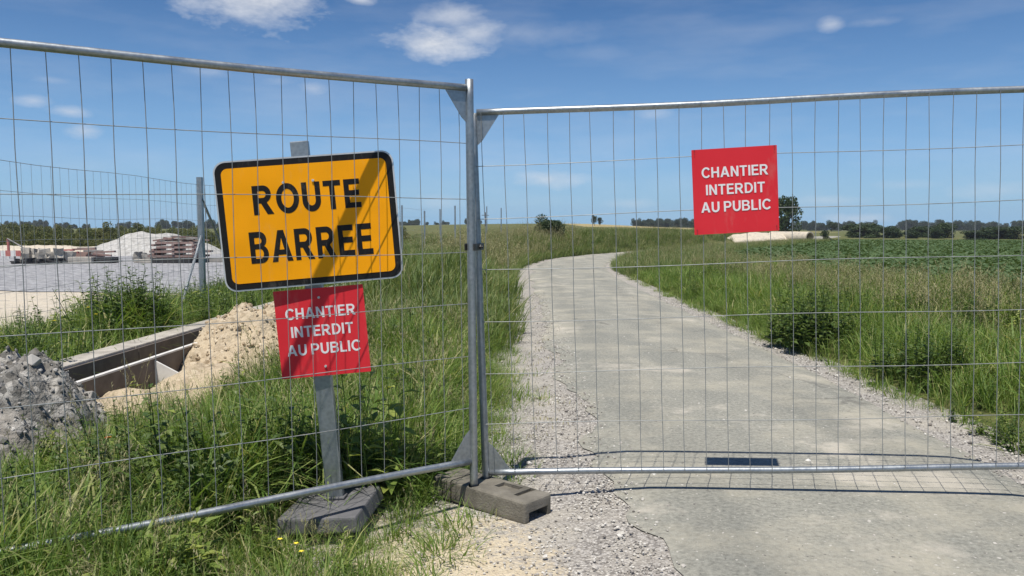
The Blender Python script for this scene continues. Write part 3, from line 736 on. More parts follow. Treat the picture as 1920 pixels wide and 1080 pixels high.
x, y, d = x[k], y[k], d[k]; zz = np.array([crown(a) for a in d]) - 0.05 * sstep(1.5, 2.6, np.abs(d)) - 0.006
r2 = np.stack([x, y, zz, RS.uniform(-0.4, 0.4, len(x)), RS.uniform(-0.4, 0.4, len(x)), RS.uniform(0, 6.28, len(x)), RS.uniform(0.003, 0.0085, len(x))], 1)
r = np.concatenate([r, r2])
scatter('loose_gravel', 'pebble', r, 'pale loose gravel strewn along both edges of the road', 'gravel')

# ---------------------------------------------------------------- site fence panels
RAIL_GAP = 1.85
def frame_from(p, q):
    e1 = (q - p).normalized(); e2 = (Vector((0, 0, 1)) - e1 * e1.z).normalized(); e3 = e1.cross(e2)
    m = Matrix((e1, e3 * -1, e2)).transposed()          # local x along, y = away from the camera side, z up
    return m
vw = []
for k in range(3):
    mb = MB(); ph = rnd.uniform(0, 6)
    mb.tube([(0.0018 * math.sin(ph + i * 1.7), 0.003 * math.sin(ph * 2 + i * 1.1), i * RAIL_GAP / 10) for i in range(11)], 0.00175, 5, False)
    vw.append(mb.mesh('vertical_wire', True)); vw[-1].materials.append(M['wire'])
def fence_panel(origin, target, label, width=3.46, foot=0.10, head=0.0, rail_r=0.0165, post_r=0.0195, spacing=0.1075, flip=False):
    rm = frame_from(origin, target)
    root = empty('site_fence', origin, rm.to_euler())
    tag(root, label, 'fence panel', 'site fence panels across the road')
    for x, hd in ((0, head), (width, 0)):
        mb = MB(); n_ = 24
        mb.tube([(x, 0, -foot + (RAIL_GAP + foot + hd) * i / n_) for i in range(n_ + 1)], post_r, 14)
        mb.build('post', M['galv'], root, True)
    for z in (0, RAIL_GAP):
        mb = MB(); n_ = 30
        mb.tube([(post_r + (width - 2 * post_r) * i / n_, 0.0, z + 0.004 * math.sin(i * 0.33 + z)) for i in range(n_ + 1)], rail_r, 14)
        mb.build('rail', M['galv'], root, True)
    for sx in (0, 1):
        for sz in (0, 1):
            x0 = post_r * 0.8 if sx == 0 else width - post_r * 0.8; dx = 1 if sx == 0 else -1
            z0 = rail_r * 0.8 if sz == 0 else RAIL_GAP - rail_r * 0.8; dz = 1 if sz == 0 else -1
            A = (x0, z0); B = (x0 + dx * 0.115, z0); C = (x0 + dx * 0.028, z0 + dz * 0.125); D = (x0, z0 + dz * 0.15)
            mb = MB(); t = 0.004
            vs = [(p[0], y_, p[1]) for y_ in (-t / 2, t / 2) for p in (A, B, C, D)]
            mb.add(vs, [(0, 1, 2, 3), (7, 6, 5, 4), (0, 4, 5, 1), (1, 5, 6, 2), (2, 6, 7, 3), (3, 7, 4, 0)])
            mb.build('gusset_plate', M['galv'], root)
    nv = int((width - 0.06) / spacing)
    for i in range(nv + 1):
        x = 0.045 + i * (width - 0.09) / nv
        o = link('vertical_wire', vw[i % 3], None, root, (x + rnd.uniform(-0.003, 0.003), -0.0195, 0)); o.rotation_euler.y = rnd.uniform(-0.002, 0.002)
    for i in range(1, 7):
        z = RAIL_GAP * i / 7; mb = MB(); ph = rnd.uniform(0, 6)
        mb.tube([(0.01 + (width - 0.02) * q / 24, -0.0232 + 0.002 * math.sin(q * 0.9 + ph), z + 0.005 * math.sin(q * 0.45 + ph)) for q in range(25)], 0.0019, 5, False)
        mb.build('horizontal_wire', M['wire'], root, True)
    return root
A0 = at(911, 886, 4.07); A1 = at(1920, 875, 3.88)
panel_r = fence_panel(A0, A1, 'galvanised wire mesh panel across the road with a square red notice on it', foot=0.075)
B0 = at(888, 864, 3.95); B1 = at(0, 1035, 2.86)
panel_l = fence_panel(B0, B1, 'galvanised wire mesh panel standing in grass in front of the yellow sign', foot=0.165, head=0.045, rail_r=0.017, post_r=0.0205)
RMr = frame_from(A0, A1); RMl = frame_from(B0, B1)
# clamp that ties the two posts together
cz = at(893, 463, 3.95).z
pl = B0 + RMl @ Vector((0, 0, (cz - B0.z))); pr = A0 + RMr @ Vector((0, 0, (cz - A0.z)))
cl = empty('fence_clamp', (pl + pr) / 2); dv = pr - pl; ang = math.atan2(dv.y, dv.x); cl.rotation_euler = (0, 0, ang)
ln = Vector((dv.x, dv.y)).length
for s in (-1, 1):
    mb = MB(); mb.box((0, s * 0.0255, 0), (ln + 0.05, 0.005, 0.035)); o = mb.build('clamp_plate', M['clamp'], cl); bevel_obj(o, 0.002, 2)
mb = MB(); mb.tube([(0, -0.045, 0), (0, 0.045, 0)], 0.006, 8); mb.tube([(0, -0.036, 0), (0, -0.028, 0)], 0.012, 6); mb.tube([(0, 0.028, 0), (0, 0.038, 0)], 0.012, 6)
mb.build('bolt', M['clamp'], cl)
tag(cl, 'small dark steel clamp bolted round the two meeting fence posts', 'clamp')

# feet
def fence_foot(loc, rz, label, holes=(), L=0.64, W=0.205, H=0.112):
    root = empty('ballast_block', loc, (0, 0, rz))
    mb = MB(); mb.box((0, 0, H / 2), (L, W, H)); o = mb.build('block', M['block'], root); bevel_obj(o, 0.018, 3)
    cs = []
    def cutter(m_): 
        c = m_.build('cutter', M['block'], None); c.matrix_world = Matrix.Translation(loc) @ Matrix.Rotation(rz, 4, 'Z'); cs.append(c)
    o.parent = None; o.matrix_world = Matrix.Translation(loc) @ Matrix.Rotation(rz, 4, 'Z')
    for (hx, hy) in holes:
        m_ = MB(); m_.tube([(hx, hy, 0.012), (hx, hy, H + 0.05)], 0.028, 16); cutter(m_)
    m_ = MB(); m_.box((0.10, 0.028, H), (0.13, 0.075, 0.034)); cutter(m_)
    m_ = MB(); m_.box((0.215, 0.02, H), (0.035, 0.13, 0.03)); cutter(m_)
    m_ = MB(); m_.box((L / 2, 0.0, 0.020), (0.15, W - 0.065, 0.075)); cutter(m_)
    m_ = MB(); m_.box((-0.185, 0, H), (0.012, W + 0.05, 0.03)); cutter(m_)
    m_ = MB(); m_.box((-0.185, -W / 2, H / 2), (0.012, 0.026, H + 0.05)); cutter(m_)
    for q in range(6):
        m_ = MB(); m_.box((-0.215 - q * 0.017, -W / 2, H / 2), (0.006, 0.010, H * 0.7)); cutter(m_)
    cut(o, cs)
    o.parent = root; o.matrix_world = Matrix.Identity(4); o.location = (0, 0, 0); o.rotation_euler = (0, 0, 0)
    bpy.context.view_layer.update()
    tag(root, label, 'fence foot', 'concrete feet of the site fence')
    return root
FB = Vector((-0.11, 3.97, -0.018)); FA = math.atan2(-0.668, 0.744)
def to_local(p): 
    d = Vector((p.x - FB.x, p.y - FB.y)); return (d.x * math.cos(FA) + d.y * math.sin(FA), -d.x * math.sin(FA) + d.y * math.cos(FA))
fence_foot(FB, FA, 'weathered grey brown block holding the two meeting posts of the fence', [to_local(A0), to_local(B0)])
e = A0 + RMr @ Vector((3.46, 0, 0)); fence_foot((e.x, e.y, h1(e.x, e.y)), 1.4, 'weathered block under the far end of the panel across the road', [])
e = B0 + RMl @ Vector((3.46, 0, 0)); fence_foot((e.x, e.y, h1(e.x, e.y)), 2.3, 'weathered block in grass under the end of the panel before the yellow sign', [])

# ---------------------------------------------------------------- signs
def arc(cx, cy, rx, ry, a0, a1, n=10): return [(cx + rx * math.cos(R(a0 + (a1 - a0) * k / n)), cy + ry * math.sin(R(a0 + (a1 - a0) * k / n))) for k in range(n + 1)]
def glyph(ch, t):
    """width and closed outlines of a bold sans capital of height 1"""
    g = t * 0.86
    if ch == 'I': return t, [[(0, 0), (t, 0), (t, 1), (0, 1)]]
    if ch == 'L': return 0.60, [[(0, 0), (0.60, 0), (0.60, g), (t, g), (t, 1), (0, 1)]]
    if ch == 'T': c = 0.36; return 0.72, [[(c - t / 2, 0), (c + t / 2, 0), (c + t / 2, 1 - g), (0.72, 1 - g), (0.72, 1), (0, 1), (0, 1 - g), (c - t / 2, 1 - g)]]
    if ch == 'E': w = 0.68; return w, [[(0, 0), (w, 0), (w, g), (t, g), (t, 0.5 - g / 2 + .02), (w * .92, 0.5 - g / 2 + .02), (w * .92, 0.5 + g / 2 + .02), (t, 0.5 + g / 2 + .02), (t, 1 - g), (w * .97, 1 - g), (w * .97, 1), (0, 1)]]
    if ch == 'H': w = 0.76; return w, [[(0, 0), (t, 0), (t, .5 - g / 2), (w - t, .5 - g / 2), (w - t, 0), (w, 0), (w, 1), (w - t, 1), (w - t, .5 + g / 2), (t, .5 + g / 2), (t, 1), (0, 1)]]
    if ch == 'N': w = 0.76; return w, [[(0, 0), (t, 0), (t, .66), (w - t, 0), (w, 0), (w, 1), (w - t, 1), (w - t, .34), (t, 1), (0, 1)]]
    if ch == 'A': return 0.90, [[(0, 0), (t * 1.12, 0), (.285, .22), (.615, .22), (.90 - t * 1.12, 0), (.90, 0), (.45 + t * .58, 1), (.45 - t * .58, 1)], [(.345, .38), (.45, .76), (.555, .38)]]
    if ch == 'O': return 0.94, [arc(.47, .5, .47, .52, 0, 360, 28)[:-1], arc(.47, .5, .47 - t, .52 - t * .9, 360, 0, 28)[:-1]]
    if ch == 'C': return 0.84, [arc(.46, .5, .46, .52, 38, 322, 24) + arc(.46, .5, .46 - t, .52 - t * .9, 325, 35, 24)]
    if ch == 'U': w = .76; return w, [[(0, 1)] + arc(w / 2, .36, w / 2, .38, 180, 360, 16) + [(w, 1), (w - t, 1)] + arc(w / 2, .37, w / 2 - t, .38 - t * .92, 360, 180, 16) + [(t, 1)]]
    if ch == 'D': return .80, [[(0, 0)] + arc(.34, .5, .46, .5, -90, 90, 16) + [(0, 1)], [(t, 1 - g)] + arc(.34, .5, .46 - t, .5 - g, 90, -90, 16) + [(t, g)]]
    if ch == 'P': return .74, [[(0, 0), (t, 0), (t, .35)] + arc(.42, .675, .32, .325, -90, 90, 14) + [(0, 1)], [(t, 1 - g)] + arc(.40, .675, .34 - t, .325 - g, 90, -90, 12) + [(t, .35 + g)]]
    if ch == 'R': return .82, [[(0, 0), (t, 0), (t, .39), (.32, .39), (.82 - t * 1.25, 0), (.82, 0), (.56, .41)] + arc(.44, .70, .32, .30, -60, 90, 12) + [(0, 1)], [(t, 1 - g)] + arc(.42, .695, .34 - t, .305 - g, 90, -90, 12) + [(t, .39 + g)]]
    if ch == 'B': return .78, [[(0, 0)] + arc(.47, .285, .31, .285, -90, 60, 12) + arc(.43, .745, .30, .255, -55, 90, 12) + [(0, 1)], [(t, .45)] + arc(.44, .30, .34 - t, .15, 90, -90, 10) + [(t, .15)], [(t, 1 - g)] + arc(.42, .715, .31 - t, .285 - g, 90, -90, 10) + [(t, .43 + g)]]
    return 0.3, []
def line_mesh(text, cap, width, t=0.2, gap=0.13, dz=0.0, y=0.0):
    """one line of capitals, cap high and width wide, in the local xz plane facing -y"""
    cu = bpy.data.curves.new('lettering', 'CURVE'); cu.dimensions = '2D'; cu.fill_mode = 'BOTH'; cu.extrude = 0.0004
    x = 0.0; outs = []
    for i, ch in enumerate(text):
        w, ol = glyph(ch, t)
        for o in ol: outs.append([(x + p[0], p[1]) for p in o])
        x += w + (0.0 if ch == ' ' else gap)
    x -= gap; sx = width / x
    for o in outs:
        sp = cu.splines.new('POLY'); sp.points.add(len(o) - 1); sp.use_cyclic_u = True
        for k, p in enumerate(o): sp.points[k].co = ((p[0] - x / 2) * sx, (p[1] - 0.5) * cap, 0, 1)
    ob = bpy.data.objects.new('lettering', cu); col.objects.link(ob); bpy.context.view_layer.update()
    me = bpy.data.meshes.new_from_object(ob.evaluated_get(bpy.context.evaluated_depsgraph_get()))
    bpy.data.objects.remove(ob); bpy.data.curves.remove(cu)
    for v in me.vertices: v.co = Vector((v.co.x, y - v.co.z, v.co.y + dz))
    me.name = 'lettering'; return me
def rounded(w, h, r, y0, y1, n=8):
    pts = []
    for cx, cz, a0 in ((w / 2 - r, h / 2 - r, 0), (-w / 2 + r, h / 2 - r, 90), (-w / 2 + r, -h / 2 + r, 180), (w / 2 - r, -h / 2 + r, 270)):
        for k in range(n + 1):
            a = R(a0 + 90 * k / n); pts.append((cx + r * math.cos(a), cz + r * math.sin(a)))
    k = len(pts); mb = MB()
    mb.add([(p[0], y0, p[1]) for p in pts] + [(p[0], y1, p[1]) for p in pts],
           [tuple(range(k)), tuple(range(2 * k - 1, k - 1, -1))] + [(i, i + k, (i + 1) % k + k, (i + 1) % k) for i in range(k)])
    bm = bmesh.new(); me = mb.mesh(); bm.from_mesh(me); bmesh.ops.recalc_face_normals(bm, faces=bm.faces[:]); bm.to_mesh(me); bm.free()
    return me
def bolt_head(parent, x, z, y, mat='alu', r=0.007):
    mb = MB(); mb.tube([(x, y, z), (x, y - 0.006, z)], r, 8); mb.build('bolt', M[mat], parent)

# leaning sign: local origin at the foot of the post, leaning with the post
SB = at(628, 915, 3.785); SB.z = 0.06
TILT = R(4.6)
sign = empty('road_sign', SB)
sign.rotation_euler = Euler((R(0.5), -TILT, 0.0), 'XYZ')
sign_inv = (Matrix.Translation(SB) @ sign.rotation_euler.to_matrix().to_4x4()).inverted()
YAW = R(6.5)
c_y = sign_inv @ at(583, 414, 3.76); c_r = sign_inv @ at(603, 623, 3.74)
mb = MB(); ph_ = c_y.z + 0.375
mb.box((0, 0.02, ph_ / 2), (0.082, 0.042, ph_)); o = mb.build('post', M['galv'], sign); bevel_obj(o, 0.004, 2)
def shift(me, v, yaw): me.transform(Matrix.Translation(v) @ Matrix.Rotation(yaw, 4, 'Z')); return me
W, H = 0.822, 0.602
c_y = Vector((c_y.x, -0.032, c_y.z)); c_r = Vector((c_r.x, -0.020, c_r.z))
board = link('sign_panel', shift(rounded(W, H, 0.055, -0.012, 0.014), c_y, YAW), M['alu'], sign)
link('border', shift(rounded(W - 0.014, H - 0.014, 0.050, -0.0135, -0.0125), c_y, YAW), M['black'], board)
link('yellow_face', shift(rounded(W - 0.070, H - 0.070, 0.030, -0.0152, -0.0142), c_y, YAW), M['yellow'], board)
for tx, wd, cp, dz in (('ROUTE', 0.492, 0.134, 0.112), ('BARREE', 0.562, 0.146, -0.105)):
    link('lettering', shift(line_mesh(tx, cp, wd, 0.215, 0.13, dz, -0.0158), c_y, YAW), M['black'], board)
for (bx, bz) in ((-0.10, 0.185), (0.035, 0.185), (0.05, -0.165)):
    p = c_y + Matrix.Rotation(YAW, 3, 'Z') @ Vector((bx, -0.0155, bz)); bolt_head(board, p.x, p.z, p.y, 'alu', 0.006)
S = 0.420
nb = link('notice', shift(rounded(S, S, 0.003, -0.003, 0.001), c_r, YAW * 0.6), M['sign_red'], sign)
tag(nb, 'square red notice with white lettering under the yellow panel')
def notice_text(parent, c=None, yaw=0.0, k=1.0):
    for i, (tx, wd) in enumerate((('CHANTIER', 0.322), ('INTERDIT', 0.285), ('AU PUBLIC', 0.338))):
        me = line_mesh(tx, 0.051 * k, wd * k, 0.19, 0.13, (0.088 - 0.085 * i) * k + 0.006, -0.0034)
        if c is not None: shift(me, c, yaw)
        link('lettering', me, M['sign_white'], parent)
notice_text(nb, c_r, YAW * 0.6, 1.02)
for bz in (0.165, -0.165): bolt_head(nb, c_r.x, c_r.z + bz, c_r.y - 0.003, 'alu', 0.006)
tag(sign, 'leaning steel post with yellow ROUTE BARREE panel above a red notice', 'road sign')

# rubber base of the sign
def sign_base():
    root = empty('sign_base', (SB.x - 0.01, SB.y - 0.02, 0.0), Euler((0, -TILT * 0.8, R(-5)), 'XYZ'))
    mb = MB(); w, d, h = 0.40, 0.46, 0.075
    prof = [(-w / 2, 0), (w / 2, 0), (w / 2 - 0.015, h), (-w / 2 + 0.015, h)]
    k = len(prof)
    vs = [(p[0], -d / 2, p[1]) for p in prof] + [(p[0], d / 2, p[1]) for p in prof]
    mb.add(vs, [tuple(range(k)), tuple(range(2 * k - 1, k - 1, -1))] + [(i, i + k, (i + 1) % k + k, (i + 1) % k) for i in range(k)])
    o = mb.build('base_block', M['rubber'], root)
    bm = bmesh.new(); bm.from_mesh(o.data); bmesh.ops.recalc_face_normals(bm, faces=bm.faces[:]); bm.to_mesh(o.data); bm.free()
    bevel_obj(o, 0.010, 2)
    mb = MB(); mb.box((0.01, 0.04, h + 0.008), (0.105, 0.065, 0.014)); o = mb.build('socket', M['rubber'], root); bevel_obj(o, 0.006, 2)
    tag(root, 'dark grey rubber ballast block in the grass under the leaning post', 'sign base')
sign_base()

# red notice wired to the panel across the road
NP = at(1378, 357, 3.96)
loc = RMr.inverted() @ (NP - A0)
nt_root = empty('warning_notice', A0 + RMr @ Vector((loc.x, -0.030, loc.z)), (RMr @ Matrix.Rotation(R(-1.2), 3, 'Y')).to_euler())
pnl = link('panel', rounded(0.412, 0.418, 0.003, -0.002, 0.002), M['sign_red'], nt_root)
notice_text(pnl)
for sx in (-1, 1):
    for sz in (-1, 1):
        mb = MB(); x, z = sx * 0.193, sz * 0.196
        mb.tube([(x, -0.006, z - 0.012), (x + 0.004, -0.008, z), (x, -0.006, z + 0.012), (x, 0.020, z + 0.012)], 0.0014, 5); mb.build('wire_tie', M['clamp'], nt_root)
tag(nt_root, 'square red CHANTIER INTERDIT AU PUBLIC notice wired to the panel across the road', 'notice')

# ---------------------------------------------------------------- concrete channel, heaps
def channel():
    root = empty('drainage_channel', (TX(8), 8, 0)); tag(root, 'long concrete channel with thin pale-edged boards, half buried by sand', 'channel')
    y = 5.0; i = 0
    while y < 21:
        L_ = 2.4; ymid = y + L_ / 2; xm = TX(ymid); an = math.atan(0.045)
        rz = Matrix.Rotation(-an, 3, 'Z')
        mb = MB(); mb.box((xm - 0.62 + rnd.uniform(-0.01, 0.01) - TX(8), ymid - 8, 0.12), (0.24, L_ - 0.012, 0.34), rz)
        o = mb.build('far_wall', M['concrete'], root); bevel_obj(o, 0.012, 2)
        mb = MB(); mb.box((xm - 0.62 + 0.14 - TX(8), ymid - 8, 0.10), (0.024, L_ - 0.010, 0.33), rz); mb.build('inner_shade', M['board'], root)  # dark sheet over the far wall's inner face, standing in for its shade
        mb = MB(); mb.box((xm - TX(8), ymid - 8, 0.13), (0.026, L_ - 0.006, 0.30), rz); b = mb.build('side_board', M['board'], root)
        mb = MB(); mb.box((xm - TX(8), ymid - 8, 0.2875), (0.040, L_ - 0.006, 0.014), rz); mb.build('board_edge', M['board_edge'], b)
        for fy in (0.2, 0.72):
            if y > 10: break
            yy = y + L_ * fy; x0 = TX(yy) - TX(8) + 0.014
            mb = MB(); t = 0.012
            prof = [(x0, 0.0), (x0 + 0.34, 0.0), (x0 + 0.30, 0.10), (x0, 0.262)]
            mb.add([(p[0], yy - 8 - t, p[1]) for p in prof] + [(p[0], yy - 8 + t, p[1]) for p in prof], [(0, 1, 2, 3), (7, 6, 5, 4), (0, 4, 5, 1), (1, 5, 6, 2), (2, 6, 7, 3), (3, 7, 4, 0)])
            mb.build('rib', M['board_edge'], root)
        y += L_; i += 1
    mb = MB(); mb.box((-0.34 + 0.2, 5.0, -0.02), (0.40, 16, 0.03), Matrix.Rotation(-math.atan(0.045), 3, 'Z')); mb.build('floor', M['concrete'], root)
channel()

def heap(name, cx, cy, rx, ry, h, mat, label, cat, seed=0, res=46, rough=0.16, ang=0.0, power=1.0, z0=0.0, nf=0.55):
    vs = []; fs = []
    for j in range(res + 1):
        for i in range(res + 1):
            u = -1 + 2 * i / res; v = -1 + 2 * j / res; rr = math.hypot(u, v)
            q = max(0.0, 1 - rr); pr = (1 - (1 - min(1, q * 1.15)) ** 1.7) ** power
            x = u * rx; y = v * ry
            nz = fbm(x + seed, y - seed, 1.6 / max(rx, ry) * 1.8, 5)
            z = h * pr * (1 + nf * nz) + rough * 0.4 * fbm(x * 2 + seed, y * 2, 2.4, 4) * min(1, q * 5) - 0.05 * (q <= 0.001)
            vs.append((x * math.cos(ang) - y * math.sin(ang), x * math.sin(ang) + y * math.cos(ang), z))
    for j in range(res):
        for i in range(res):
            fs.append((j * (res + 1) + i, j * (res + 1) + i + 1, (j + 1) * (res + 1) + i + 1, (j + 1) * (res + 1) + i))
    me = bpy.data.meshes.new(name); me.from_pydata(vs, [], fs); me.polygons.foreach_set('use_smooth', [True] * len(fs))
    o = link(name, me, mat); o.location = (cx, cy, h1(cx, cy) + z0 - 0.01)
    return tag(o, label, cat), vs
hs, _ = heap('sand_heap', -2.60, 7.95, 0.72, 1.05, 0.56, M['heap_sand'], 'tan sand heap spilling over the concrete channel, its highest part', 'sand heap', 3, 60, 0.13, -0.1, nf=0.3)
heap('sand_heap', -2.38, 6.45, 0.60, 1.25, 0.27, M['heap_sand'], 'low tan earth spill beside the ribs of the concrete channel', 'sand heap', 9, 44, 0.12, -0.1, nf=0.4)
heap('earth_spill', -2.78, 5.55, 0.55, 0.75, 0.22, M['heap_sand'], 'bare sandy earth between the rubble heap and the first channel rib', 'earth', 15, 36, 0.08, 0.0, nf=0.3)
ro, rv = heap('rubble_heap', -3.22, 4.75, 0.74, 1.0, 0.56, M['rubble_soil'], 'grey stony rubble heap at the near end of the concrete channel', 'rubble heap', 5, 60, 0.34, nf=0.45)
for k in range(26):
    p_ = rnd.choice([q for q in rv if q[2] > 0.12 and q[0] > -0.3]); s_ = rnd.uniform(0.03, 0.075)
    bm = bmesh.new(); bmesh.ops.create_cube(bm, size=s_)
    for v in bm.verts: v.co = Vector((v.co.x * rnd.uniform(0.6, 1.5), v.co.y * rnd.uniform(0.6, 1.5), v.co.z * rnd.uniform(0.5, 1.1)))
    me = bpy.data.meshes.new('chunk'); bm.to_mesh(me); bm.free()
    c_ = link('chunk', me, M['rubble'], ro, Vector(p_) + Vector((0, 0, s_ * 0.15)), (rnd.uniform(-0.6, 0.6), rnd.uniform(-0.6, 0.6), rnd.uniform(0, 3))); bevel_obj(c_, s_ * 0.08, 1)
# loose stones lying on the heaps
def stones_on(o, vs, n, lo, hi, name, label, coll):
    out = []
    for k in range(n):
        p = rnd.choice(vs)
        if p[2] < 0.03: continue
        out.append((o.location.x + p[0] + rnd.uniform(-0.02, 0.02), o.location.y + p[1] + rnd.uniform(-0.02, 0.02), o.location.z + p[2], rnd.uniform(0, 6), rnd.uniform(0, 6), rnd.uniform(0, 6), rnd.uniform(lo, hi) * (1.8 if rnd.random() < 0.1 else 1)))
    for k in range(n // 8):                                   # strays round the foot of the heap
        a = rnd.uniform(0, 6.283); q = max(math.hypot(p[0], p[1]) for p in vs[::37]) * 0.62 * rnd.uniform(0.9, 1.25); x_, y_ = o.location.x + math.cos(a) * q, o.location.y + math.sin(a) * q
        out.append((x_, y_, h1(x_, y_), rnd.uniform(0, 6), rnd.uniform(0, 6), rnd.uniform(0, 6), rnd.uniform(lo, hi)))
    scatter(name, coll, out, label, 'stones')
stones_on(ro, rv, 3200, 0.005, 0.016, 'rubble_stones', 'loose grey stones covering the rubble heap', 'rubble')
stones_on(hs, _, 1500, 0.006, 0.026, 'heap_clods', 'crumbly tan clods lying on the sand heap', 'clod')

# ---------------------------------------------------------------- wire mesh fence along the site
FL = [(-5.25, 5.0), (-5.07, 8.0), (-4.88, 12.5), (-4.55, 18), (-3.95, 28.7), (-2.85, 40), (-0.6, 52)]
def mesh_fence():
    P = catmull(FL, 20); root = empty('mesh_fence', (-4.88, 12.5, 0))
    tag(root, 'tall wire mesh fence on slim steel posts beside the gravel yard', 'fence')
    ox = Vector((-4.88, 12.5, 0))
    def gz(p): return h1(p.x, p.y)
    def along(y):
        for a, b in zip(P[:-1], P[1:]):
            if a.y <= y <= b.y:
                t = (y - a.y) / (b.y - a.y); q = a.lerp(b, t); return Vector((q.x, q.y, 0))
        return Vector((P[-1].x, P[-1].y, 0))
    for k, z in enumerate([0.25, 0.5, 0.75, 1.0, 1.25, 1.5, 1.75, 2.06]):
        mb = MB(); pts = []
        for y in np.arange(5.0, 34, 0.7):
            q = along(y); pts.append(Vector((q.x, q.y, z + gz(q) + 0.012 * math.sin(y * 1.9 + k))) - ox)
        mb.tube(pts, 0.0022 if k < 7 else 0.003, 4, False); mb.build('horizontal_wire', M['wire'], root, True)
    mb = MB(); mb.tube([(0, 0, 0.02), (0.002, 0, 1.0), (0, 0, 2.06)], 0.0018, 4, False); wm = mb.mesh('vertical_wire'); wm.materials.append(M['wire'])
    y = 5.3
    while y < 24:
        q = along(y); link('vertical_wire', wm, None, root, Vector((q.x, q.y, gz(q))) - ox); y += 0.165
    for y, h, w in ((12.5, 2.22, 0.075), (18.5, 2.16, 0.05), (23.5, 2.16, 0.05), (28.7, 2.2, 0.05), (33, 2.05, 0.06), (36.5, 2.05, 0.06), (40, 2.12, 0.07), (43.5, 2.1, 0.06), (47.5, 2.1, 0.06), (51.5, 2.1, 0.07)):
        q = along(y); b = Vector((q.x, q.y, gz(q) - 0.05)) - ox; t = 0.007
        mb = MB(); mb.box(b + Vector((0, 0, h / 2)), (w, t, h)); mb.box(b + Vector((w / 2 - t / 2, w / 2 + t / 2, h / 2)), (t, w, h))
        mb.build('post', M['galv'], root)
    # two raking struts on the corner post
    for top, foot in ((Vector((0.03, 0.03, 1.83)), Vector((0.02, 2.0, 0.0))), (Vector((0.02, -0.02, 1.25)), Vector((0.06, -1.15, 0.0)))):
        mb = MB(); mb.tube([top, foot], 0.022, 6); mb.build('strut', M['strut'], root)
mesh_fence()

# ---------------------------------------------------------------- site debris on the gravel yard
YZ = 0.044
def plank_stack(px, py_base, Y, label):
    p = at(px, py_base, Y); root = empty('plank_stack', (p.x, Y, YZ)); tag(root, label, 'plank stack')
    z = 0.0
    for lay in range(7):
        n = 5 if lay < 4 else 3
        if lay % 2 == 0:
            for s in range(n):
                mb = MB(); L_ = rnd.uniform(1.7, 2.2) if lay < 4 else rnd.uniform(1.0, 1.6)
                mb.box((rnd.uniform(-0.12, 0.12), -0.45 + s * 0.9 / (n - 1), z + 0.05), (L_, 0.15, 0.075), Matrix.Rotation(rnd.uniform(-0.05, 0.05), 3, 'Z'))
                mb.build('plank', M['wood_red'] if rnd.random() < 0.8 else M['wood_grey'], root)
            z += 0.088
        else:
            for s in range(3):
                mb = MB(); mb.box((-0.75 + s * 0.75, 0, z + 0.045), (0.09, 1.1, 0.07)); mb.build('bearer', M['wood_red'], root)
            z += 0.078
    for k in range(14):
        mb = MB(); a = rnd.uniform(-0.18, 0.18); mb.box((rnd.uniform(-0.7, 0.7), rnd.uniform(-0.3, 0.3), z + 0.02 + 0.012 * k), (rnd.uniform(0.5, 1.3), 0.09, 0.05), Matrix.Rotation(a, 3, 'Y') @ Matrix.Rotation(rnd.uniform(-0.4, 0.4), 3, 'Z'))
        mb.build('plank', M['wood_red'] if k % 3 else M['wood_grey'], root)
def slab(name, px0, px1, py, Y, h, d, mat, label, cat, rz=0.0, group=None, zb=0.0):
    a = at(px0, py, Y); b = at(px1, py, Y); root = None
    mb = MB(); mb.box((0, 0, h / 2), (b.x - a.x, d, h)); o = mb.build(name, mat); bevel_obj(o, min(h * 0.15, 0.02), 2)
    o.location = ((a.x + b.x) / 2, Y, YZ + zb); o.rotation_euler.z = rz
    return tag(o, label, cat, group)
slab('concrete_slab', 300, 372, 494, 30.3, 0.20, 1.5, M['dark_metal'], 'dark flat plate under the reddish plank stack', 'slab')
plank_stack(336, 488, 30.3, 'stack of reddish planks with bearers, splintered boards on top')
for o in list(col.objects):
    if o.name.startswith('plank_stack'): o.location.z += 0.20
slab('concrete_kerb', 254, 300, 489, 29.9, 0.14, 0.3, M['concrete'], 'short pale kerb length beside the reddish plank stack', 'kerb')
slab('timber_beam', 368, 424, 488, 30.6, 0.16, 0.3, M['wood_grey'], 'grey timber beam lying behind the mesh fence post', 'beam')
slab('concrete_beam', 133, 176, 497, 29.5, 0.24, 0.4, M['concrete'], 'white concrete beam lying on the yard before red planks', 'beam', 0.04)
slab('steel_plate', 166, 216, 498, 29.8, 0.22, 0.6, M['dark_metal'], 'dark steel plate next to the white concrete beam', 'plate', -0.03)
slab('red_plank', 128, 205, 484, 31.5, 0.16, 0.12, M['red_paint'], 'long dull red plank lying behind the white concrete beam', 'plank', 0.03)
slab('red_plank', 140, 196, 477, 32.3, 0.34, 0.10, M['wood_red'], 'brown-red board stood on edge behind the long dull red plank', 'plank', -0.02)
for k in range(9):
    p = at(rnd.uniform(128, 210), 484, 31.8 + 0.25 * k / 3); mb = MB(); mb.box((0, 0, 0), (rnd.uniform(0.4, 1.1), 0.11, 0.07))
    o = mb.build('loose_board', M['red_paint'] if k % 3 == 0 else M['wood_red'] if k % 3 == 1 else M['wood_grey']); o.location = (p.x, p.y, YZ + 0.20 + 0.035 * k); o.rotation_euler = (0, rnd.uniform(-0.10, 0.10), rnd.uniform(-0.4, 0.4))
    tag(o, 'loose thin board in the jumble of reddish boards behind the white beam', 'board', 'jumble of loose boards')
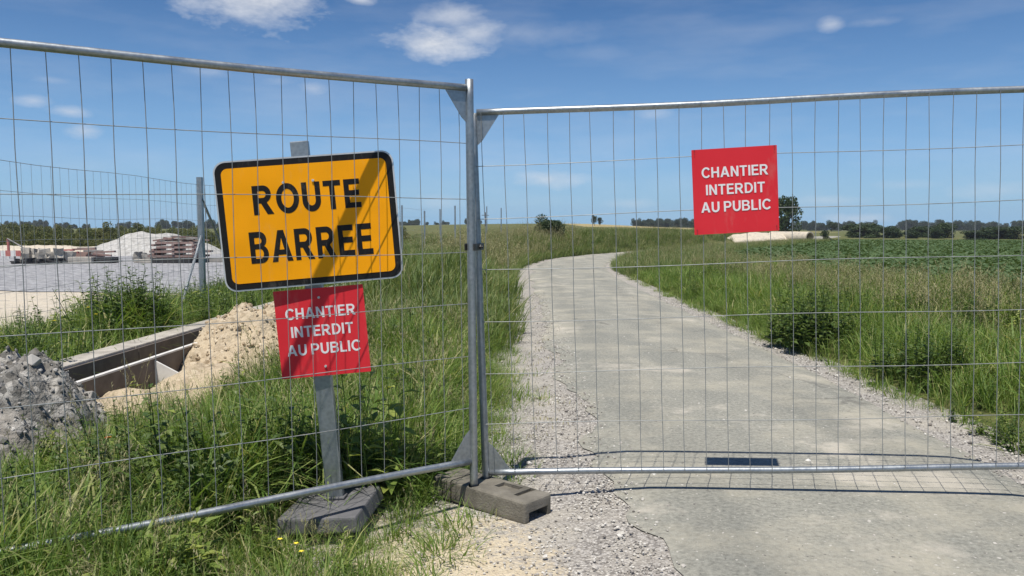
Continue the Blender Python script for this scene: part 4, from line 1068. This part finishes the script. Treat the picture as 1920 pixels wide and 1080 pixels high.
def barrier(px0, px1, py, Y, n, label):
    a = at(px0, py, Y); b = at(px1, py, Y); root = empty('barrier_board', (a.x, Y, YZ)); tag(root, label, 'barrier')
    w = (b.x - a.x) / n
    for k in range(n):
        mb = MB(); mb.box((w * (k + 0.5), 0, 0.34), (w - 0.004, 0.03, 0.22)); mb.build('stripe', M['red_paint'] if k % 2 == 0 else M['white_paint'], root)
    for k in (0.15, 0.85):
        mb = MB(); mb.box((w * n * k, 0.034, 0.23), (0.06, 0.03, 0.46)); mb.box((w * n * k, 0.034, 0.02), (0.06, 0.5, 0.04)); mb.build('foot', M['wood_grey'], root)
barrier(-46, 40, 491, 30.4, 9, 'low red and white striped barrier board on the yard')
def leaning_pole():
    top = at(15, 447, 34); root = empty('leaning_pole', (top.x, 34, YZ)); tag(root, 'red-topped post with a pale pole propped against it', 'post')
    z = top.z - YZ
    mb = MB(); mb.tube([(0, 0, z * 0.35), (0, 0, z)], 0.055, 8); mb.build('post_top', M['red_paint'], root)
    mb = MB(); mb.tube([(0, 0, 0), (0, 0, z * 0.35)], 0.05, 8); mb.build('post_foot', M['white_paint'], root)
    mb = MB(); mb.tube([(0.0, -0.06, z), (1.45, -0.06, 0.02)], 0.03, 6); mb.build('pole', M['wood_grey'], root)
leaning_pole()
def chunk(px, py, Y, s, mat, label, cat, group, zb=0.0):
    p = at(px, py, Y); bm = bmesh.new(); bmesh.ops.create_cube(bm, size=1)
    bmesh.ops.subdivide_edges(bm, edges=bm.edges[:], cuts=1, use_grid_fill=True)
    for v in bm.verts: v.co = Vector((v.co.x * s[0], v.co.y * s[1], (v.co.z + 0.5) * s[2])) + Vector((rnd.uniform(-1, 1) * s[0], rnd.uniform(-1, 1) * s[1], rnd.uniform(-0.6, 0.6) * s[2])) * 0.16
    me = bpy.data.meshes.new('chunk'); bm.to_mesh(me); bm.free()
    o = link('concrete_chunk' if mat is M['concrete'] else 'scrap_piece', me, mat); o.location = (p.x, Y, YZ + zb); o.rotation_euler.z = rnd.uniform(0, 3)
    return tag(o, label, cat, group)
for k in range(15):
    chunk(48 + k * 5.6 + rnd.uniform(-3, 3), 490, 30.6 + rnd.uniform(-0.3, 0.6), (rnd.uniform(0.25, 0.5), 0.4, rnd.uniform(0.22, 0.42)), M['concrete'], 'pale broken concrete piece in the row of rubble behind dark scrap', 'concrete', 'broken concrete on the yard', 0.12 if k % 2 else 0.0)
for k in range(12):
    chunk(26 + k * 8.6 + rnd.uniform(-3, 3), 498, 29.3 + rnd.uniform(-0.2, 0.2), (rnd.uniform(0.12, 0.35), 0.22, rnd.uniform(0.10, 0.24)), M['dark_metal'], 'small dark scrap piece lying before the pale broken concrete', 'scrap', 'dark scrap on the yard')
for k, (px, Y) in enumerate(((258, 31.2), (267, 31.6), (276, 31.0), (288, 31.4))):
    chunk(px, 488, Y, (0.24, 0.3, 0.36 - 0.03 * k), M['wood_grey'] if k < 3 else M['concrete'], 'grey crate-sized lump in a short row left of the plank stack', 'lump', 'lumps beside the plank stack')
heap('gravel_mound', at(292, 480, 40).x, 40, 3.5, 3.0, 1.05, M['mound'], 'large pale grey gravel mound behind the reddish plank stack', 'gravel mound', 21, 50, 0.05, 0.2, nf=0.16)
heap('soil_bank', at(70, 480, 42).x, 42, 6.4, 1.8, 0.42, M['sand'], 'long low beige soil bank behind the broken concrete', 'soil bank', 31, 50, 0.12, 0.0, nf=0.3)

# ---------------------------------------------------------------- pipe and mound beyond the crop
def pipe():
    Y = 64.6; p = at(1519, 446, Y); gz = h1(p.x, Y); r = 0.50; root = empty('concrete_pipe', (p.x, Y, gz)); tag(root, 'large pale concrete pipe with dark open end beyond the crop', 'pipe')
    zc = p.z - gz; dirv = Vector((-0.45, 0.893, 0))
    end = Vector((0, 0, zc)); far = end + dirv * 4.2
    n = 28; vs = []; fs = []
    a = Vector((0, 0, 1)); b = dirv.cross(a).normalized()
    for q, (c, rr) in enumerate(((end, r), (far, r), (far, r - 0.09), (end, r - 0.09))):
        for j in range(n): an = 2 * math.pi * j / n; vs.append(c + (a * math.cos(an) + b * math.sin(an)) * rr)
    for q in range(4):
        for j in range(n): j2 = (j + 1) % n; q2 = (q + 1) % 4; fs.append((q * n + j, q * n + j2, q2 * n + j2, q2 * n + j))
    me = bpy.data.meshes.new('pipe_wall'); me.from_pydata(vs, [], fs); me.materials.append(M['sand']); link('pipe_wall', me, None, root)
    me2 = MB(); me2.tube([end + dirv * 2.2, end + dirv * 2.3], r - 0.1, 24); me2.build('shade_disc', M['hole_shade'], root)  # dark disc added inside the open pipe, painted-in shade
pipe()
p = at(1428, 458, 67); heap('soil_mound', p.x, 67.2, 4.2, 1.9, 1.05, M['sand'], 'long pale earth mound over the concrete pipe beyond the crop', 'mound', 41, 44, 0.05, 0.0, nf=0.2)

# ---------------------------------------------------------------- trees
def crown_mesh(w, h, n, leaf, seed, lobes=9, z0=0.25):
    r_ = random.Random(seed); mb = MB(); cs = []
    for k in range(lobes):
        a = r_.uniform(0, 6.283); q = math.sqrt(r_.random()) * 0.62; zz = r_.uniform(z0 + 0.12, 0.88 if z0 > 0 else 0.80)
        sh = 1.0 - 0.55 * abs((zz - 0.5) * 1.6) ** 1.5 if z0 > 0 else 1.1 - 0.75 * max(0, zz) ** 2
        cs.append((Vector((math.cos(a) * q * w / 2 * sh, math.sin(a) * q * w / 2 * sh, zz * h)), r_.uniform(0.20, 0.36) * w * 0.6, r_.uniform(0.14, 0.24) * h))
    for k in range(n):
        c, rw, rh = r_.choice(cs); d = Vector((r_.gauss(0, 1), r_.gauss(0, 1), r_.gauss(0, 1))).normalized() * r_.uniform(0.45, 1.0) ** 0.5
        if r_.random() < 0.05: d *= 1.3
        p = c + Vector((d.x * rw, d.y * rw, d.z * rh)); mb.cur = r_.random()
        n_ = Vector((r_.gauss(0, 1), r_.gauss(0, 1), r_.gauss(0.4, 1))).normalized(); t = n_.orthogonal().normalized(); t = Matrix.Rotation(r_.uniform(0, 6.28), 3, n_) @ t; b = n_.cross(t)
        L_ = leaf * r_.uniform(0.6, 1.3)
        mb.add([p - t * L_, p - b * L_ * 0.5, p + t * L_, p + b * L_ * 0.5], [(0, 1, 2, 3)])
    return mb.mesh('crown')
def trunk_mesh(h, r, w, seed):
    r_ = random.Random(seed); mb = MB()
    mb.tube([(0, 0, -0.1), (0.03 * h * r_.uniform(-1, 1), 0, h * 0.3), (0.05 * h * r_.uniform(-1, 1), 0.03 * h, h * 0.62)], [r, r * 0.75, r * 0.35], 7)
    for k in range(5):
        a = r_.uniform(0, 6.28); z = h * r_.uniform(0.22, 0.45)
        mb.tube([(0, 0, z), (math.cos(a) * w * 0.16, math.sin(a) * w * 0.16, z + h * 0.16), (math.cos(a) * w * 0.3, math.sin(a) * w * 0.3, z + h * 0.3)], [r * 0.45, r * 0.28, r * 0.1], 5)
    return mb.mesh('trunk')
CR = {'round': [crown_mesh(1, 1, 3000, 0.032, s, 14, 0.12) for s in (1, 2, 3)], 'bush': [crown_mesh(1, 1, 3400, 0.040, s, 18, -0.12) for s in (4, 5, 6)]}
TRK = [trunk_mesh(1, 0.03, 1, s) for s in (1, 2)]
for c in CR.values():
    for m_ in c: m_.materials.append(M['tree'])
for m_ in TRK: m_.materials.append(M['bark'])
CRF = {k: [m_.copy() for m_ in v] for k, v in CR.items()}
for c in CRF.values():
    for m_ in c: m_.materials.clear(); m_.materials.append(M['tree_far'])
def tree(name, px0, px1, pytop, Y, label, kind='round', var=0, far=False, zbase=None, group=None, cat='tree', pybase=None):
    a = at(px0, pytop, Y); b = at(px1, pytop, Y); x = (a.x + b.x) / 2
    z = h1(x, Y) if pybase is None else at(px0, pybase, Y).z
    z = min(z, h1(x, Y)); h = a.z - z; w = b.x - a.x
    root = empty(name, (x, Y, z), (0, 0, rnd.uniform(0, 6.28))); tag(root, label, cat, group)
    c = link('crown', (CRF if far else CR)[kind][var % 3], None, root); c.scale = (w * 1.08, w * 1.08, h * 1.04)
    t = link('trunk', TRK[var % 2], None, root); t.scale = (max(w, h) * 0.9,) * 2 + (h,)
    return root
# lone tree by the pipe, shrub by the bend
tree('field_tree', 1440, 1506, 370, 82, 'rounded dark tree standing just behind the concrete pipe mound', 'round', 0)
tree('field_bush', 1536, 1558, 432, 80, 'small dark bush at the open end of the concrete pipe', 'bush', 1, cat='bush')
tree('roadside_bush', 998, 1060, 401, 41, 'dark spreading bush on the bank where the road bends', 'round', 1, cat='bush')
tree('roadside_bush', 1034, 1062, 412, 40.4, 'narrow dark shrub hugging the bigger bush at the road bend', 'bush', 2, cat='bush')
tree('hill_tree', 1108, 1122, 405, 170, 'taller of two small trees alone on the meadow hill', 'round', 2, True)
tree('hill_tree', 1119, 1131, 408, 172, 'shorter of two small trees alone on the meadow hill', 'round', 0, True)
tree('field_tree', 1549, 1572, 412, 190, 'small square-topped tree left of the long dark hedge', 'round', 1, True)
hb = [(1572, 1632, 420, 128), (1612, 1668, 424, 124), (1654, 1700, 423, 130), (1690, 1728, 432, 118), (1718, 1752, 424, 128), (1735, 1788, 417, 122), (1770, 1782, 424, 130), (1798, 1850, 432, 112), (1838, 1890, 427, 118), (1872, 1932, 424, 116), (1590, 1660, 419, 126), (1700, 1760, 424, 125), (1745, 1800, 420, 121), (1820, 1900, 425, 117), (1588, 1650, 423, 121), (1640, 1690, 426, 119), (1740, 1770, 428, 117), (1815, 1870, 430, 114), (1925, 1990, 420, 120), (1980, 2050, 422, 118)]
for k, (a, b, t, Y) in enumerate(hb):
    tree('hedge_bush', a, b, t, Y, 'dark rounded bush in the hedge along the far edge of the crop', 'bush', k, False, group='hedge bushes beyond the crop', cat='bush')
for k, (a, b, t, Y) in enumerate([(1262, 1276, 411, 330), (1276, 1292, 408, 330), (1196, 1216, 414, 340), (1214, 1238, 413, 345), (1234, 1262, 414, 340), (1292, 1330, 412, 335), (1330, 1380, 413, 340), (1380, 1440, 412, 345)]):
    tree('ridge_tree', a, b, t, Y, 'small dark tree in the row along the tan field ridge', 'bush', k, True, group='trees along the tan field ridge')
# continuous far woods: reads as one mass
for kk in ('round', 'bush'):
    for m_ in CRF[kk]:
        protos.setdefault('farwood', bpy.data.collections.new('clumps_farwood')).objects.link(bpy.data.objects.new('farwood', m_))
fw = []
for k in range(1150):
    px = rnd.uniform(-500, 2500); Y = rnd.uniform(380, 520)
    if 905 < px < 1190: continue
    if fbm(px * 0.013, 5, 1, 2) < -0.22: continue
    x = at(px, 425, Y).x; s = rnd.uniform(3.2, 6.2) * (1.0 if px > 1190 else 0.75) * (1 + 0.35 * fbm(px * 0.01, 0, 1, 3))
    if 740 < px < 900: s *= 0.9
    fw.append((x, Y, h1(x, Y) - 0.3, 0, 0, rnd.uniform(0, 6), max(2.5, s)))
scatter('far_woods', 'farwood', fw, 'continuous bluish dark woods along the horizon', 'woods')
scm = []
for v in range(3):
    m_ = crown_mesh(1, 1, 1300, 0.04, 60 + v, 9, -0.1); m_.materials.append(M['scrub'])
    protos.setdefault('scrub', bpy.data.collections.new('clumps_scrub')).objects.link(bpy.data.objects.new('scrub', m_))
sc = []
for k in range(1300):
    Y = rnd.uniform(46, 120); px = rnd.uniform(-420, 760)
    x = at(px, 430, Y).x
    if x > -7.5 and Y < 60: continue
    sc.append((x, Y, h1(x, Y) - 0.2, 0, 0, rnd.uniform(0, 6), rnd.uniform(0.35, 1.0) * (0.8 + Y / 130) * (1 + 0.6 * fbm(x * 0.12, Y * 0.06, 1, 2))))
scatter('scrubland', 'scrub', sc, 'olive scrub covering the ground behind the gravel mound', 'scrub')

# utility pole far off
up = at(910, 425, 175); root = empty('utility_pole', (up.x, 175, h1(up.x, 175))); tag(root, 'distant wooden utility pole with one crossarm', 'utility pole')
hz = at(910, 398, 175).z - h1(up.x, 175)
mb = MB(); mb.tube([(0, 0, -0.2), (0, 0, hz)], [0.16, 0.11], 8); mb.build('pole', M['bark'], root)
mb = MB(); mb.box((0, -0.12, hz - 0.65), (1.6, 0.12, 0.12)); mb.build('crossarm', M['bark'], root)

# ---------------------------------------------------------------- single plants and flowers
def plant(name, px, py, Y, mb, mat, label, cat, rz=0, z=None, group=None):
    p = at(px, py, Y); root = empty(name, (p.x, Y, h1(p.x, Y) if z is None else z), (0, 0, rz)); tag(root, label, cat, group)
    mb.build('leaves', mat, root); return root
plant('tall_weed', 240, 520, 9.0, weed(MB(), 40, 0.92, 0.40, 0.12, 0.060, 26), M['weed'], 'tall dark bushy weed beside the corner post of the mesh fence', 'weed')
plant('pale_weed', 706, 760, 4.1, weed(MB(), 9, 0.82, 0.15, 0.16, 0.07, 12), M['weed_pale'], 'yellow-green leafy weed right of the leaning sign post', 'weed')
plant('nettle_clump', 1518, 620, 9.0, weed(MB(), 60, 0.78, 0.46, 0.11, 0.055, 22), M['weed'], 'dark nettle-like clump in the verge near the road edge', 'weed')
plant('nettle_clump', 1735, 690, 7.0, weed(MB(), 50, 0.50, 0.45, 0.09, 0.045, 18), M['weed'], 'low dark clump at the gravel edge below the tan grass', 'weed')
plant('dock_weed', 560, 830, 4.15, weed(MB(), 12, 0.60, 0.26, 0.13, 0.055, 16), M['weed'], 'dark broad-leaved weed left of the leaning sign post', 'weed')
plant('dock_weed', 330, 1000, 3.05, weed(MB(), 8, 0.26, 0.20, 0.12, 0.05, 12), M['weed_pale'], 'light green broad-leaved weed low before the fence rail', 'weed')
def flower(px, py, Y, mat, label, r, petals=5, group=None):
    p = at(px, py, Y); g = h1(p.x, Y); root = empty('flower', (p.x, Y, g)); tag(root, label, 'flower', group); hz = max(0.1, p.z - g)
    mb = MB(); mb.tube([(0, 0, 0), (0.01, 0.01, hz * 0.5), (0, 0, hz)], 0.002, 4); mb.build('stem', M['grass'], root)
    for k in range(petals):
        a = 6.283 * k / petals; mb = MB(); leafquad(mb, (0, 0, hz), (math.cos(a), math.sin(a) , 0.5), (0, 0, 1), r, r * 0.95, 0.2); mb.build('petal', mat, root)
flower(203, 822, 4.0, M['flower_red'], 'single orange-red poppy in the grass below the channel', 0.020)
for px, py, Y in ((165, 577, 7.9), (180, 590, 7.8), (102, 602, 7.6)): flower(px, py, Y, M['flower_yellow'], 'yellow flower in the green grass behind the concrete channel', 0.022, 6, 'yellow flowers behind the channel')
for px, py, Y in ((555, 1020, 2.9), (525, 1012, 2.95), (565, 1035, 2.85)): flower(px, py, Y, M['flower_yellow'], 'small yellow flower in the grass before the rubber base', 0.012, 5, 'yellow flowers before the rubber base')

# arching grass stems leaning out over the gravel
for k, (px, py, Y, h, az, ln_) in enumerate([(948, 720, 5.6, 0.50, 0.1, 0.9), (944, 745, 5.2, 0.52, -0.15, 1.0), (950, 660, 6.8, 0.55, 0.2, 0.9), (940, 780, 4.9, 0.42, -0.3, 1.0), (955, 640, 7.5, 0.5, 0.1, 0.8)]):
    p = at(px, py, Y); mb = MB()
    for q in range(4):
        a = az + rnd.uniform(-0.4, 0.4); hh = h * rnd.uniform(0.7, 1.1); blade(mb, 0, 0, hh, ln_, a, 0.0045, 7, 1.2, 0, 0.85)
        for s in range(7):
            t = 0.75 + 0.25 * s / 7; off = ln_ * hh * t ** 2.2
            blade(mb, math.cos(a) * off, math.sin(a) * off, 0.03, 0.6, rnd.uniform(0, 6.28), 0.006, 2, 0.3, hh * (t - 0.42 * ln_ * ln_ * t ** 3), 0.9)
    o = mb.build('arching_grass', M['dry']); o.location = (p.x, Y, h1(p.x, Y)); tag(o, 'arching dry grass stem leaning over the gravel behind the fence', 'grass stem', 'grass stems leaning over the gravel')
# ---------------------------------------------------------------- air
def haze():
    mb = MB(); mb.box((10, 300, 6.5), (1500, 860, 21)); m = bpy.data.materials.new('air'); m.use_nodes = True; nt = m.node_tree; nt.nodes.clear()
    v = nt.nodes.new('ShaderNodeVolumePrincipled'); v.inputs['Color'].default_value = (0.86, 0.91, 0.98, 1); v.inputs['Density'].default_value = 0.00034; v.inputs['Anisotropy'].default_value = 0.2
    o = nt.nodes.new('ShaderNodeOutputMaterial'); nt.links.new(v.outputs[0], o.inputs['Volume'])
    tag(mb.build('haze', m), 'faint summer haze over the fields', 'haze', kind='stuff')
haze()
